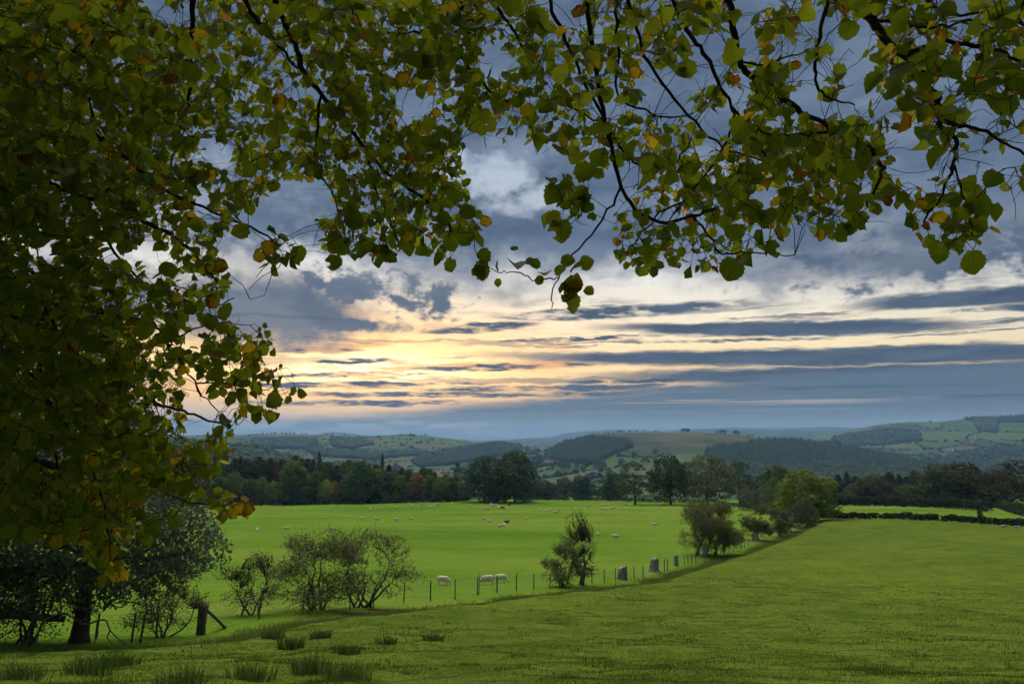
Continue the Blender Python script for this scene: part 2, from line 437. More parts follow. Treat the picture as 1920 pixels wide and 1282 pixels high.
def hills_z(x, y):
    r = np.hypot(x, y); az = np.arctan2(x, y)
    base = np.interp(y, _yy, _zz)
    base = np.where(r > 700, np.minimum(base, np.interp(r, [700, 1000, 1400, 5000, 9000, 13000], [-58, -74, -80, -74, -60, -60])), base)
    z = base + sm(r, 420, 900) * fbm(x / 260., y / 260., 5, 4) * 11
    for (D, wf, wb, nz, _p), (ha, hz) in zip(HILLS, _HS):
        zr = np.interp(az, ha, hz)
        edge = sm(az, ha[0] - .10, ha[0]) * sm(-az, -ha[-1] - .10, -ha[-1])
        t = np.where(r < D, (D - r) / wf, (r - D) / wb)
        s = 1 - sm(t, 0.0, 1.0)
        s = s * .75 + np.clip(1 - t, 0, 1) * .25 * (1 - np.exp(-8 * t)) + .25 * np.exp(-8 * t) * (t < 1)
        nn = fbm(x / (D * .09), y / (D * .09), int(D) % 97, 4) * nz * 2.2 * np.clip(t * 3, 0, 1) * np.clip((1.1 - t) * 2, 0, 1)
        h = base + (zr - base) * s * edge + nn * s * edge
        k = 4.0
        m_ = np.maximum(z, h); z = m_ + k * np.exp(-np.abs(z - h) / k) * .3 * (s > 0) * (t > .08)
    return z
_path = None
def fence_sd(x, y):
    """signed distance to the fence line: positive on the near pasture side"""
    P = _path; best = np.full(np.shape(x), 1e9); sg = np.ones(np.shape(x))
    for a, b in zip(P[:-1], P[1:]):
        d = b - a; L2 = d @ d
        t = np.clip(((x - a[0]) * d[0] + (y - a[1]) * d[1]) / L2, 0, 1)
        dx = x - (a[0] + d[0] * t); dy = y - (a[1] + d[1] * t)
        q = np.hypot(dx, dy); s = np.sign(d[0] * (y - a[1]) - d[1] * (x - a[0]))
        w = q < best; best = np.where(w, q, best); sg = np.where(w, -s, sg)
    return best * sg
def height(x, y):
    x = np.asarray(x, float); y = np.asarray(y, float)
    r = np.hypot(x, y)
    z = hills_z(x, y)
    nearw = 1 - sm(r, 300, 420)
    z = z + nearw * (fbm(x / 28., y / 28., 11, 3) * .35 * sm(r, 6, 30) + fbm(x / 95., y / 95., 14, 2) * .9 * sm(r, 40, 110))
    if _path is not None:
        sd_ = fence_sd(x, y)
        lim = (r < 260)
        z = z + np.where(lim, -.42 * (1 - sm(sd_, .3, 3.5)) * (1 - sm(-sd_, 25, 80)) - .12 * np.exp(-((sd_ + .3) / 1.6) ** 2), 0)
        tus = sm(sd_, .5, 3.) * (1 - sm(r, 70, 140))
        z = z + tus * (fbm((x * .8 - y * .6) / 1.7, (x * .6 + y * .8) / 1.7, 21, 3) * .12 + fbm((x * .34 + y * .94) / .6, (x * .94 - y * .34) / .6, 31, 2) * .05)
        z = z + (1 - sm(r, 60, 160)) * (1 - tus) * fbm(x / 2.5, y / 2.5, 23, 3) * .05
    return z
_rr = np.concatenate([np.geomspace(1.2, 420, 1800), np.geomspace(421, 13000, 1400)])
def hit(px, py):
    d = dirpx(px, py); q = d / math.hypot(d[0], d[1])
    x = q[0] * _rr; y = q[1] * _rr; z = q[2] * _rr
    g = height(x, y); k = np.argmax(z <= g)
    if k == 0: k = len(_rr) - 1
    f0 = z[k - 1] - g[k - 1]; f1 = z[k] - g[k]; t = f0 / (f0 - f1 + 1e-9)
    r = _rr[k - 1] + (_rr[k] - _rr[k - 1]) * np.clip(t, 0, 1)
    x, y = q[0] * r, q[1] * r
    return np.array((x, y, float(height(x, y))))
def at_r(px, r):
    d = dirpx(px, 900); q = d / math.hypot(d[0], d[1])
    return np.array((q[0] * r, q[1] * r, float(height(q[0] * r, q[1] * r))))
def z_at(px, py, r):
    d = dirpx(px, py); return r * d[2] / math.hypot(d[0], d[1])
FENCE_PX = [(-120, 1216), (60, 1210), (180, 1200), (250, 1203), (300, 1196), (380, 1188), (485, 1162), (568, 1150), (640, 1143), (700, 1138), (757, 1129), (808, 1126), (853, 1123), (895, 1116), (932, 1111),
            (969, 1107), (1001, 1105), (1031, 1102), (1070, 1099), (1110, 1094), (1133, 1092), (1154, 1089), (1189, 1085), (1225, 1076), (1255, 1068), (1290, 1058), (1330, 1046), (1365, 1036), (1400, 1025), (1430, 1015), (1460, 1005), (1490, 993), (1515, 980), (1540, 970)]
_fp = [hit(a, b) for a, b in FENCE_PX]
_path = np.array([p[:2] for p in _fp])
SOIL = [hit(720, 1144), hit(690, 1150), hit(650, 1150)]
HEDGE_R = [(1540, 970), (1600, 972), (1700, 974), (1800, 979), (1925, 988), (2150, 1005)]
hedge_path = np.array([hit(*p)[:2] for p in HEDGE_R])

# ---- ground sheet (polar grid about the viewpoint, fine ahead, coarse behind)
AZ = np.concatenate([np.linspace(-R(47), R(47), 560), np.linspace(R(47), R(313), 100)[1:-1]])
NA = len(AZ)
def ring_mesh(rr, center=False):
    rg, ag = np.meshgrid(rr, AZ, indexing='ij')
    x = rg * np.sin(ag); y = rg * np.cos(ag); z = height(x, y)
    V = np.stack([x, y, z], -1).reshape(-1, 3)
    i = np.arange(len(rr) - 1)[:, None] * NA; j = np.arange(NA)[None, :]; j2 = (j + 1) % NA
    Q = np.stack([i + j, i + NA + j, i + NA + j2, i + j2], -1).reshape(-1, 4)[:, ::-1]
    T = []
    if center:
        V = np.concatenate([V, [[0, 0, float(height(0, 0))]]]); c = len(V) - 1
        T = [(c, k, (k + 1) % NA) for k in range(NA)]
    return V, Q, np.array(T, np.int64).reshape(-1, 3)
RN = np.geomspace(1.4, 420, 330)
V, Q, T = ring_mesh(RN, True)
sdv = fence_sd(V[:, 0], V[:, 1]); rv = np.hypot(V[:, 0], V[:, 1])
near_a = sm(sdv, -.3, 2.5)
# beyond the right-hand hedge the land is the smooth field again
hy = np.interp(V[:, 0], hedge_path[:, 0], hedge_path[:, 1])
near_a = near_a * (1 - (V[:, 1] > hy) * (V[:, 0] > hedge_path[0, 0]))
rank = np.exp(-((sdv - .4) / 1.5) ** 2) * .8 * (rv < 230) * (V[:, 1] > 3)
rank = rank * np.clip(.55 + 1.6 * fbm(V[:, 0] / 3, V[:, 1] / 3, 41, 3), 0, 1)
soil = np.zeros(len(V))
for p, w in zip(SOIL, (1.7, 1.5, 1.2)):
    soil = np.maximum(soil, np.exp(-(((V[:, 0] - p[0]) / w) ** 2 + ((V[:, 1] - p[1]) / .8) ** 2)))
soil = sm(soil + fbm(V[:, 0] / .7, V[:, 1] / .7, 51, 3) * .5, .45, .75)
g_ob = mk('ground', V, [Q, T], M['turf'], attrs={'near': near_a, 'rank': rank, 'soil': soil}, smooth=True)
tag(g_ob, 'sloping green pasture and grazed field running down to the valley', 'ground', kind='structure')

# ---- far valley and hills
RF = np.concatenate([np.geomspace(420, 1000, 45)[:-1], np.geomspace(1000, 4400, 160)[:-1], np.geomspace(4400, 13000, 55)])
V, Q, T = ring_mesh(RF)
def cells(x, y, s, seed):
    i = np.floor(x / s).astype(np.int64); j = np.floor(y / s).astype(np.int64)
    f1 = np.full(x.shape, 1e9); f2 = f1.copy(); cid = np.zeros(x.shape)
    for a in (-1, 0, 1):
        for b in (-1, 0, 1):
            ii = i + a; jj = j + b
            sx = (ii + .15 + .7 * _h(ii, jj, seed)) * s; sy = (jj + .15 + .7 * _h(ii, jj, seed + 1)) * s
            d = np.maximum(np.abs(x - sx), np.abs(y - sy)) * .6 + np.hypot(x - sx, y - sy) * .4
            c = _h(ii, jj, seed + 2)
            n = d < f1
            f2 = np.where(n, f1, np.minimum(f2, d)); cid = np.where(n, c, cid); f1 = np.where(n, d, f1)
    return cid, f2 - f1
def rot(x, y, a): return x * math.cos(a) - y * math.sin(a), x * math.sin(a) + y * math.cos(a)
def field_id(x, y):
    x = x + fbm(x / 220., y / 220., 61, 2) * 50; y = y + fbm(x / 220., y / 220., 63, 2) * 50
    u_, v_ = rot(x, y, .5)
    r = np.hypot(x, y)
    c1, e1 = cells(u_, v_ * .55, 105., 7)
    c2, e2 = cells(u_, v_ * .5, 230., 9)
    return np.where(r < 2900, c1, c2), np.where(r < 2900, e1, e2)
PAL = np.array([(.085, .150, .035), (.110, .185, .035), (.070, .125, .035), (.135, .165, .055), (.175, .155, .080), (.095, .165, .030), (.060, .100, .030), (.120, .190, .045), (.150, .135, .070), (.080, .140, .040)])
cid, edge = field_id(V[:, 0], V[:, 1])
C = .62 * PAL[np.minimum((cid * len(PAL)).astype(int), len(PAL) - 1)]
azv = np.arctan2(V[:, 0], V[:, 1]); rvv = np.hypot(V[:, 0], V[:, 1])
# moorland on the top of the middle hill and on the far skyline
moor = sm(V[:, 2], -42, -16) * (rvv < 2600) * (rvv > 1300) * sm(azv, azel(1060, 820)[0], azel(1150, 820)[0])
moorc = np.array((.058, .064, .034)) * (1 + .5 * fbm(V[:, 0] / 60, V[:, 1] / 60, 71, 4))[:, None] + np.array((.035, .022, .010)) * sm(fbm(V[:, 0] / 150, V[:, 1] / 150, 73, 3), .1, .4)[:, None]
C = C * (1 - moor[:, None]) + moorc * moor[:, None]
fm = sm(rvv, 5000, 6500)[:, None]
C = C * (1 - .6 * fm) + np.array((.06, .075, .045)) * .6 * fm
V_FAR = V
f_ob = mk('hills', V, [Q], M['hills'], attrs={'col': C}, smooth=True)
tag(f_ob, 'rolling hazy hills patched with small hedged fields', 'hills', kind='structure')

# ================================================================== tree prototypes (meshes shared between copies)
def crown_points(g, lobes, n, keep_in=.12):
    """points and outward normals spread over the outsides of overlapping lobes"""
    L = np.array([(*c, *r) for c, r in lobes]); w = L[:, 3] * L[:, 5]; w = w / w.sum()
    P = []; N = []
    while sum(len(p) for p in P) < n:
        k = g.choice(len(L), 4000, p=w); d = rvec(g, 4000)
        rad = 1 - np.abs(g.normal(0, .16, 4000)); rad = np.where(g.random(4000) < .18, g.uniform(.25, 1.0, 4000), rad) * g.uniform(.9, 1.12, 4000)
        p = L[k, :3] + d * L[k, 3:] * rad[:, None]
        inside = np.zeros(4000, bool)
        for q in L:
            e = (((p - q[:3]) / q[3:]) ** 2).sum(1); inside |= e < .42
        ok = ~inside | (g.random(4000) < keep_in)
        P.append(p[ok]); N.append((d / L[k, 3:])[ok])
    P = np.concatenate(P)[:n]; N = np.concatenate(N)[:n]; N /= np.linalg.norm(N, axis=1)[:, None]
    return P, N
def curve(a, b, g, n=6, bow=.12):
    a = np.asarray(a, float); b = np.asarray(b, float); t = np.linspace(0, 1, n)[:, None]
    L = np.linalg.norm(b - a); off = rvec(g, 1)[0] * L * bow
    w = np.cumsum(g.normal(0, L * .02, (n, 3)), 0); w -= w[-1] * t
    return a + (b - a) * t + off * (4 * t * (1 - t)) + w
def broadleaf(seed, H=18., W=16., clear=.16, n=6500, leaf=.38, nl=20, top=1.0, gap=.0, low=0.0):
    g = srnd(seed); lobes = []; cz0 = H * clear
    Hc = H - cz0
    for i in range(nl):
        t = (i + .5) / nl; zc = cz0 + Hc * (.12 + .76 * t)
        env = math.sin(math.pi * min(1, (.10 + .9 * t) ** .72)) ** .6 * (1 - .25 * (1 - top) * t)
        env = max(env, low * (1 - t) * 1.7)
        a = i * 2.4 + g.uniform(-.5, .5); rr = W * .5 * env * g.uniform(.35, .72)
        s = W * g.uniform(.13, .22)
        lobes.append(((rr * math.cos(a), rr * math.sin(a), zc), (s, s, s * g.uniform(.65, .9))))
    lobes.append(((0, 0, cz0 + Hc * .55), (W * .27, W * .27, Hc * .30)))
    P, N = crown_points(g, lobes, n)
    if gap:
        k = fbm(P[:, 0] / 2.6 + P[:, 1] / 5, P[:, 2] / 2.2, seed, 2) > -.25 + gap; P, N = P[k], N[k]
    lo = np.percentile(P, 1.5, axis=0); hi = np.percentile(P, 98.5, axis=0)
    P[:, :2] = (P[:, :2] - (lo + hi)[:2] / 2) * (W / (hi - lo)[:2]); P[:, 2] = H * clear + (P[:, 2] - lo[2]) * (H * (1 - clear) / (hi[2] - lo[2])) + (.03 * H if clear < .05 else 0)
    V, Q = leaf_quads(P, N + rvec(g, len(P)) * .7, leaf * g.uniform(.6, 1.4, len(P)), g)
    var = np.clip(g.normal(.42, .25, len(P)) + .25 * fbm(P[:, 0] / 2, P[:, 2] / 2, seed + 3, 2), 0, 1)
    crown = mk('crown', V, [Q], M['foliage'], attrs={'var': np.repeat(var, 4)}, link=False)
    tb = MB(); r0 = H * .026
    th = cz0 + Hc * .35
    tb.tube(np.array([(0, 0, -.3), (0, 0, .2), (g.normal(0, .1), g.normal(0, .1), cz0 * .6), (g.normal(0, .2), g.normal(0, .2), cz0), (g.normal(0, .4), g.normal(0, .4), th), (0, 0, H * .8)]), [r0 * 1.7, r0 * 1.25, r0, r0 * .95, r0 * .6, .05], 8)
    for (c, r) in lobes[:nl:2]:
        b = np.array(c) * .92 + np.array((0, 0, -.1 * H * 0)); a = (0, 0, max(cz0 * .8, c[2] * .55))
        pts = curve(a, b, g, 6, .10); tb.tube(pts, np.linspace(r0 * .5, .05, 6), 5)
    trunk = tb.obj('trunk', M['bark'], smooth=True, link=False)
    return {'crown': crown, 'trunk': trunk, 'H': H, 'W': W}
def conifer(seed, H=20., W=6.5, n=3200, leaf=.30, clear=.06, p=.85, pine=False):
    g = srnd(seed)
    t = g.uniform(0, 1, n) ** (.75 if not pine else .6)
    z = H * (clear + (1 - clear) * t)
    R_ = W * .5 * np.maximum(1 - t, .015) ** p
    if pine: R_ = W * .5 * (np.sin(np.pi * np.clip(t * .85 + .15, 0, 1)) ** .8 + .05) * (.55 + .6 * (np.sin(t * 34) > -.1))
    wh = 22
    a = g.uniform(0, 2 * math.pi, n); lobe = 1 + .28 * np.sin(a * 5 + np.floor(t * wh) * 1.9) + .15 * np.sin(a * 9 + np.floor(t * wh) * 4.1)
    rr = R_ * lobe * np.clip(1 - np.abs(g.normal(0, .28, n)), .1, 1.1)
    zz = z - rr * .28 + np.sin(t * wh * 6.283) * .12
    P = np.stack([rr * np.cos(a), rr * np.sin(a), np.maximum(zz, .2)], 1)
    N = np.stack([np.cos(a), np.sin(a), np.full(n, .55)], 1) + rvec(g, n) * .7
    V, Q = leaf_quads(P, N, leaf * g.uniform(.6, 1.4, n) * (.6 + .4 * (1 - t)), g, .5)
    var = np.clip(g.normal(.40, .25, n), 0, 1)
    crown = mk('crown', V, [Q], M['foliage'], attrs={'var': np.repeat(var, 4)}, link=False)
    tb = MB(); tb.tube(np.array([(0, 0, -.3), (0, 0, H * .3), (0.1, 0, H * .7), (0, 0, H * .98)]), [H * .014, H * .011, H * .006, .03], 6)
    for k in range(14):
        q = k / 14; zc = H * (clear + (1 - clear) * q * .9); aa = k * 2.4; r_ = W * .42 * (1 - q)
        tb.tube(np.array([(0, 0, zc), (r_ * .5 * math.cos(aa), r_ * .5 * math.sin(aa), zc), (r_ * math.cos(aa), r_ * math.sin(aa), zc - r_ * .25)]), [.07, .05, .02], 3)
    trunk = tb.obj('trunk', M['bark'], smooth=True, link=False)
    return {'crown': crown, 'trunk': trunk, 'H': H, 'W': W}
PR = {'oak0': broadleaf(1, gap=.12), 'oak1': broadleaf(2, 18, 17, .20, gap=.2), 'oak2': broadleaf(3, 17, 19, .15, 6000, gap=.08),
      'round0': broadleaf(4, 16, 14, .05, 6000), 'round1': broadleaf(5, 17, 13, .05, 5200), 'big': broadleaf(6, 20, 20, .0, 9500, .36, 30, low=.5), 'big1': broadleaf(16, 20, 17, .0, 8000, .36, 26, low=.5),
      'tall': broadleaf(7, 19, 10, .08, 4200, nl=16), 'low': broadleaf(8, 10, 12, .02, 3600, .28, 16), 'fir0': conifer(9, n=5200, leaf=.38, p=.42), 'fir1': conifer(10, 21, 7.5, n=5600, leaf=.38, p=.38), 'fir2': conifer(12, 19, 5.0, p=.7),
      'pine': conifer(11, 18, 7, 1500, .36, .35, pine=True)}
def plant(name, label, cat, group, proto, px, r, top, wpx, colr, rz=None, sink=0.0):
    """a tree whose foot stands on the ground at distance r in the direction px; its top reaches row `top`"""
    p = PR[proto]; b = at_r(px, r)
    H = z_at(px, top, r) - b[2]; d = dirpx(px, 900); W = wpx / F * r * math.hypot(d[0], d[1]) / d[1] * .98
    g = random.Random(int(px * 31 + r * 7))
    o = empty(name, (b[0], b[1], b[2] - sink), g.uniform(0, 6.28) if rz is None else rz, (W / p['W'], W / p['W'], H / p['H']))
    t = ob('trunk', p['trunk'], o); c = ob('crown', p['crown'], o); c.color = tuple(q * 1.55 for q in colr) + (1,)
    tag(o, label, cat, group)
    return o
ORD = ['first', 'second', 'third', 'fourth', 'fifth', 'sixth', 'seventh', 'eighth', 'ninth', 'tenth', 'eleventh', 'twelfth', 'thirteenth', 'fourteenth', 'fifteenth', 'sixteenth', 'seventeenth', 'eighteenth', 'nineteenth', 'twentieth']
ORD += ['twenty-' + o for o in ORD[:9]] + ['thirtieth'] + ['thirty-' + o for o in ORD[:9]] + ['fortieth'] + ['forty-' + o for o in ORD[:9]]
DK = (.042, .068, .026); MD = (.062, .095, .026); LT = (.115, .155, .022); BR = (.095, .080, .030); OR = (.125, .075, .026); CN = (.036, .056, .030); CB = (.054, .054, .030)
# --- the wood at the left edge of the field
prof = [(300, 850), (395, 856), (430, 858), (465, 853), (500, 858), (540, 858), (575, 854), (610, 862), (680, 866), (720, 870), (760, 874), (800, 880), (840, 890), (872, 900)]
gr = random.Random(5); xs = []; x_ = 300
while x_ < 868: xs.append(x_); x_ += gr.uniform(9.5, 14)
for i, x in enumerate(xs):
    top = float(np.interp(x, *zip(*prof))) + gr.uniform(-5, 9)
    t_ = (x - 404) / 464
    colr = [CN, CB, CB, MD][gr.randrange(4)] if t_ < .5 else [CN, MD, LT, MD][gr.randrange(4)]
    colr = tuple(c * gr.uniform(.8, 1.2) for c in colr)
    plant('conifer', '%s conifer from the left in the tall back row of the wood' % ORD[i], 'tree', 'conifers in the back row of the left wood', ['fir0', 'fir1', 'fir2'][gr.randrange(3)], x, gr.uniform(296, 312), top, gr.uniform(32, 46), colr)
fr = [(412, 895, 34, 'round1', DK), (440, 889, 34, 'low', MD), (468, 900, 30, 'round1', DK), (492, 898, 32, 'low', (.07, .09, .022)), (512, 905, 22, 'low', LT), (548, 866, 46, 'tall', MD), (562, 880, 40, 'round0', MD), (592, 888, 40, 'low', DK), (612, 902, 26, 'low', LT),
      (628, 905, 26, 'low', BR), (652, 892, 34, 'round1', DK), (678, 868, 54, 'round0', DK), (704, 882, 44, 'round1', MD), (730, 886, 36, 'tall', DK), (752, 893, 30, 'round1', MD), (780, 891, 36, 'tall', OR), (806, 893, 34, 'round1', (.05, .085, .02)), (826, 900, 34, 'round0', MD), (846, 896, 32, 'round1', DK), (866, 903, 28, 'low', MD)]
for i, (x, top, w, k, c) in enumerate(fr):
    if c is OR:
        plant('autumn_tree', 'orange autumn tree at the edge of the left wood', 'tree', None, k, x, 284, top, w, c)
    else:
        plant('broadleaf_tree', '%s rounded tree from the left along the front of the wood' % ORD[i if i < 15 else i - 1], 'tree', 'broadleaf trees fronting the left wood', k, x, 288 + 3 * math.sin(i * 2.1), top, w, c)
plant('scots_pine', 'lone open-crowned pine rising above the right end of the left wood', 'tree', None, 'pine', 857, 300, 866, 30, CN)
for x, tp in ((597, 845), (716, 850)):
    plant('conifer', 'pointed fir standing above the canopy of the left wood, %s of the two' % ('left' if x < 650 else 'right'), 'tree', None, 'fir2', x, 320, tp, 22, CN)
# --- the pair of great oaks and the row beyond
plant('oak_tree', 'great dense dark oak, taller right one of the pair in mid field', 'tree', None, 'big', 966, 272, 853, 92, (.026, .044, .020))
plant('oak_tree', 'dense dark oak, lower left one of the pair in mid field', 'tree', None, 'big1', 908, 276, 861, 84, (.028, .044, .021))
for i, (x, top, w, r) in enumerate([(1022, 902, 40, 372), (1058, 896, 40, 365), (1090, 893, 44, 360), (1122, 900, 32, 366), (1150, 887, 44, 352), (1000, 905, 30, 380)]):
    plant('hedgerow_tree', '%s bluish tree from the left in the row behind the great oaks' % ORD[[1, 2, 3, 4, 5, 0][i]], 'tree', 'trees in the row behind the oaks', ['round0', 'oak0', 'round1', 'oak1'][i % 4], x, r, top, w, (.030, .050, .028))
# --- open oaks right of centre
plant('oak_tree', 'open-crowned oak with bare trunk, leftmost of the four field oaks', 'tree', None, 'oak1', 1190, 262, 868, 66, (.045, .066, .024))
plant('oak_tree', 'tall dark oak with gappy crown, second of the four field oaks', 'tree', None, 'oak0', 1256, 266, 857, 74, (.028, .046, .024))
plant('oak_tree', 'broad oak with russet-tinged crown, third of the four field oaks', 'tree', None, 'oak2', 1325, 268, 858, 100, (.060, .066, .024))
plant('oak_tree', 'dark oak behind the russet oak, rightmost of the four field oaks', 'tree', None, 'oak1', 1385, 292, 867, 60, (.032, .050, .024))
plant('tree', 'dark domed tree behind the bright green tree', 'tree', None, 'round0', 1458, 270, 878, 62, (.040, .058, .020))
plant('tree', 'small lighter green tree left of the bright green tree', 'tree', None, 'low', 1450, 236, 899, 34, (.060, .090, .028))
plant('bright_green_tree', 'bright yellow-green round tree at the field corner', 'tree', None, 'round0', 1506, 176, 884, 88, (.078, .104, .018), sink=.3)
for i, (x, top, w, r, c) in enumerate([(1402, 919, 34, 230, (.060, .062, .034)), (1424, 918, 28, 222, (.055, .062, .034)), (1446, 915, 40, 215, (.052, .070, .034)), (1506, 936, 36, 150, (.054, .056, .032)), (1474, 938, 22, 190, (.060, .064, .034))]):
    plant('scrub_bush', ['greyish bush left of the bright green tree, first of the row', 'greyish bush left of the bright green tree, second of the row', 'taller greyish bush touching the bright green tree', 'brown leafy bush in front of the bright green tree', 'low brown scrub bush at the left foot of the bright green tree'][i], 'bush', None, 'low', x, r, top, w, c, sink=.2)
# --- firs and round trees beyond the right-hand field
firs = [(1572, 890, 22), (1588, 884, 26), (1604, 892, 24), (1618, 897, 22), (1668, 884, 26), (1686, 888, 26), (1700, 893, 24), (1716, 882, 30), (1738, 898, 26), (1655, 892, 22), (1556, 896, 20), (1634, 890, 20)]
for i, (x, top, w) in enumerate(sorted(firs)):
    plant('conifer', '%s dark fir from the left beyond the small right-hand field' % ORD[i], 'tree', 'firs beyond the right field', ['fir0', 'fir1', 'fir2'][i % 3], x, 318 + 9 * math.sin(i * 3.7), top, w, (.022, .036, .024))
for i, (x, top, w, r, k, c, lab) in enumerate([
    (1638, 893, 52, 300, 'round0', (.048, .052, .022), 'rounded olive-brown tree among the firs beyond the right field'),
    (1600, 910, 40, 305, 'low', DK, 'low dark tree at the foot of the firs, left of the olive-brown tree'),
    (1700, 910, 44, 302, 'low', DK, 'low dark tree at the foot of the firs, right of the olive-brown tree'),
    (1735, 905, 46, 300, 'low', CN, 'low dark tree between the firs and the tall trees at right'),
    (1765, 876, 66, 286, 'round0', (.038, .048, .016), 'leftmost of the tall dark trees at the right edge'),
    (1803, 870, 64, 290, 'round1', (.034, .038, .018), 'tallest domed tree of the dark group at right'),
    (1838, 890, 56, 284, 'round0', (.036, .038, .016), 'lower brownish tree of the dark group at right'),
    (1874, 886, 52, 288, 'oak0', DK, 'dark tree next to the frame edge, second from the right'),
    (1918, 868, 70, 270, 'oak2', (.032, .032, .016), 'tall dark tree cut off by the right edge of the view'),
    (1975, 880, 80, 275, 'round0', DK, 'dark tree just past the right edge of the view')][:9]):
    plant('tree', lab, 'tree', None, k, x, r, top, w, c)

# ================================================================== hedges
def hedge(name, label, pts, h, w, colr, n_per_m=34, leaf=.16, gap_seed=1, ragged=.25):
    """a hedge that follows pts on the ground: leaf faces through a lumpy box section, with stems"""
    g = srnd(gap_seed); P = np.array(pts)[:, :2]; seg = np.linalg.norm(np.diff(P, axis=0), axis=1); L = np.concatenate(([0], np.cumsum(seg)))
    n = int(L[-1] * n_per_m); s = g.uniform(0, L[-1], n)
    cx = np.interp(s, L, P[:, 0]); cyy = np.interp(s, L, P[:, 1])
    tx = np.gradient(P[:, 0], L); ty = np.gradient(P[:, 1], L); nx = -np.interp(s, L, ty); ny = np.interp(s, L, tx)
    hh = h * (1 + ragged * 1.6 * fbm(s / 2.2, s * 0 + gap_seed, gap_seed, 3)); ww = w * (1 + ragged * fbm(s / 3., s * 0 + 9, gap_seed + 5, 3))
    a = g.uniform(0, math.pi, n); rad = 1 - np.abs(g.normal(0, .18, n))
    e = .6
    ox = np.sign(np.cos(a)) * np.abs(np.cos(a)) ** e * rad * ww * .5; oz = np.abs(np.sin(a)) ** e * rad * hh * g.uniform(.75, 1.05, n)
    oz = np.where(g.random(n) < .35, g.uniform(.1, 1, n) * hh, oz)
    x = cx + nx * ox; y = cyy + ny * ox; z = height(x, y) + oz + .05
    C = np.stack([x, y, z], 1); N = np.stack([nx * np.cos(a), ny * np.cos(a), np.sin(a)], 1) + rvec(g, n) * .8
    V, Q = leaf_quads(C, N, leaf * g.uniform(.6, 1.4, n), g)
    o = empty(name, (0, 0, 0)); tag(o, label, 'hedge')
    f = mk('foliage', V, [Q], M['foliage'], o, {'var': np.repeat(np.clip(g.normal(.4, .25, n), 0, 1), 4)}); f.color = tuple(colr) + (1,)
    tb = MB(); k = max(3, int(L[-1] / 1.4))
    for q in np.linspace(.02, .98, k) * L[-1]:
        bx = np.interp(q, L, P[:, 0]) + g.normal(0, .08); by = np.interp(q, L, P[:, 1]) + g.normal(0, .08); bz = float(height(bx, by))
        tb.tube(np.array([(bx, by, bz - .15), (bx + g.normal(0, .1), by, bz + h * .4), (bx + g.normal(0, .3), by + g.normal(0, .2), bz + h * .8)]), [.06, .04, .015], 4)
    tag(tb.obj('stems', M['bark'], o), kind='stuff')
    return o
HD = (.026, .036, .018)
segs = [((1545, 969), (1570, 971), 'small hedge block beside the field corner'), ((1573, 972), (1593, 972.5), 'short hedge block with a stump beside it'), ((1598, 972.3), (1640, 973), 'clipped hedge block left of the first thin gap'),
        ((1661, 973.5), (1707, 974), 'long low hedge block right of the thin gap'), ((1711, 974.5), (1757, 976.5), 'lumpy hedge block in the middle of the gappy near hedge'), ((1770, 977), (1836, 981), 'long dark hedge block left of the sapling gap'), ((1843, 982), (1960, 990), 'dark hedge block running out of view at right')]
for i, (a, b, lab) in enumerate(segs):
    a = (a[0] - 4, a[1]); b = (b[0] + 4, b[1])
    pts = [hit(a[0] + (b[0] - a[0]) * t, a[1] + (b[1] - a[1]) * t) for t in np.linspace(0, 1, 6)]
    hedge('hedge', lab, pts, 1.45, 1.5, HD, 150, .19, 20 + i, .22)
pts = [hit(1642 + 18 * t, 973.3) for t in np.linspace(0, 1, 4)]
hedge('hedge', 'thin see-through hedge bridge over the first gap', pts, 1.2, .9, HD, 90, .14, 40, .4)
g_ = at_r
far = [np.array(at_r(x, r)) for x, r in ((1545, 276), (1600, 277), (1680, 272), (1760, 262), (1820, 250), (1850, 242))]
hedge('hedge', 'long trimmed dark hedge along the far side of the small right-hand field', far, 3.0, 2.2, (.030, .042, .020), 110, .30, 51, .10)
side = [hit(1853, 946), hit(1872, 951), hit(1895, 959), hit(1925, 967), hit(1980, 980)]
hedge('hedge', 'trimmed hedge coming towards us at the right edge', side, 2.6, 2.2, (.038, .052, .022), 120, .27, 52, .10)
far2 = [np.array(at_r(x, r)) for x, r in ((1075, 296), (1130, 292), (1200, 286), (1290, 284), (1345, 286))]
hedge('hedge', 'low dark hedge strip behind the four field oaks', far2, 1.7, 1.6, HD, 45, .2, 53, .25)
far3 = [np.array(at_r(x, r)) for x, r in ((1005, 300), (1040, 298), (1068, 297))]
hedge('hedge', 'short low hedge right of the great oaks', far3, 1.2, 1.4, HD, 45, .2, 54, .25)
far4 = [np.array(at_r(x, r)) for x, r in ((1340, 262), (1390, 250), (1420, 240))]
hedge('hedge', 'scrubby hedge between the russet oak and the grey bushes', far4, 1.6, 1.6, (.04, .05, .025), 45, .2, 55, .35)
far5 = [np.array(at_r(x, r)) for x, r in ((396, 281), (470, 280), (560, 279), (640, 280), (740, 279), (830, 280), (880, 280))]
hedge('undergrowth_hedge', 'dark tangle of undergrowth along the foot of the left wood', far5, 2.8, 3.0, (.022, .034, .016), 40, .3, 56, .5)

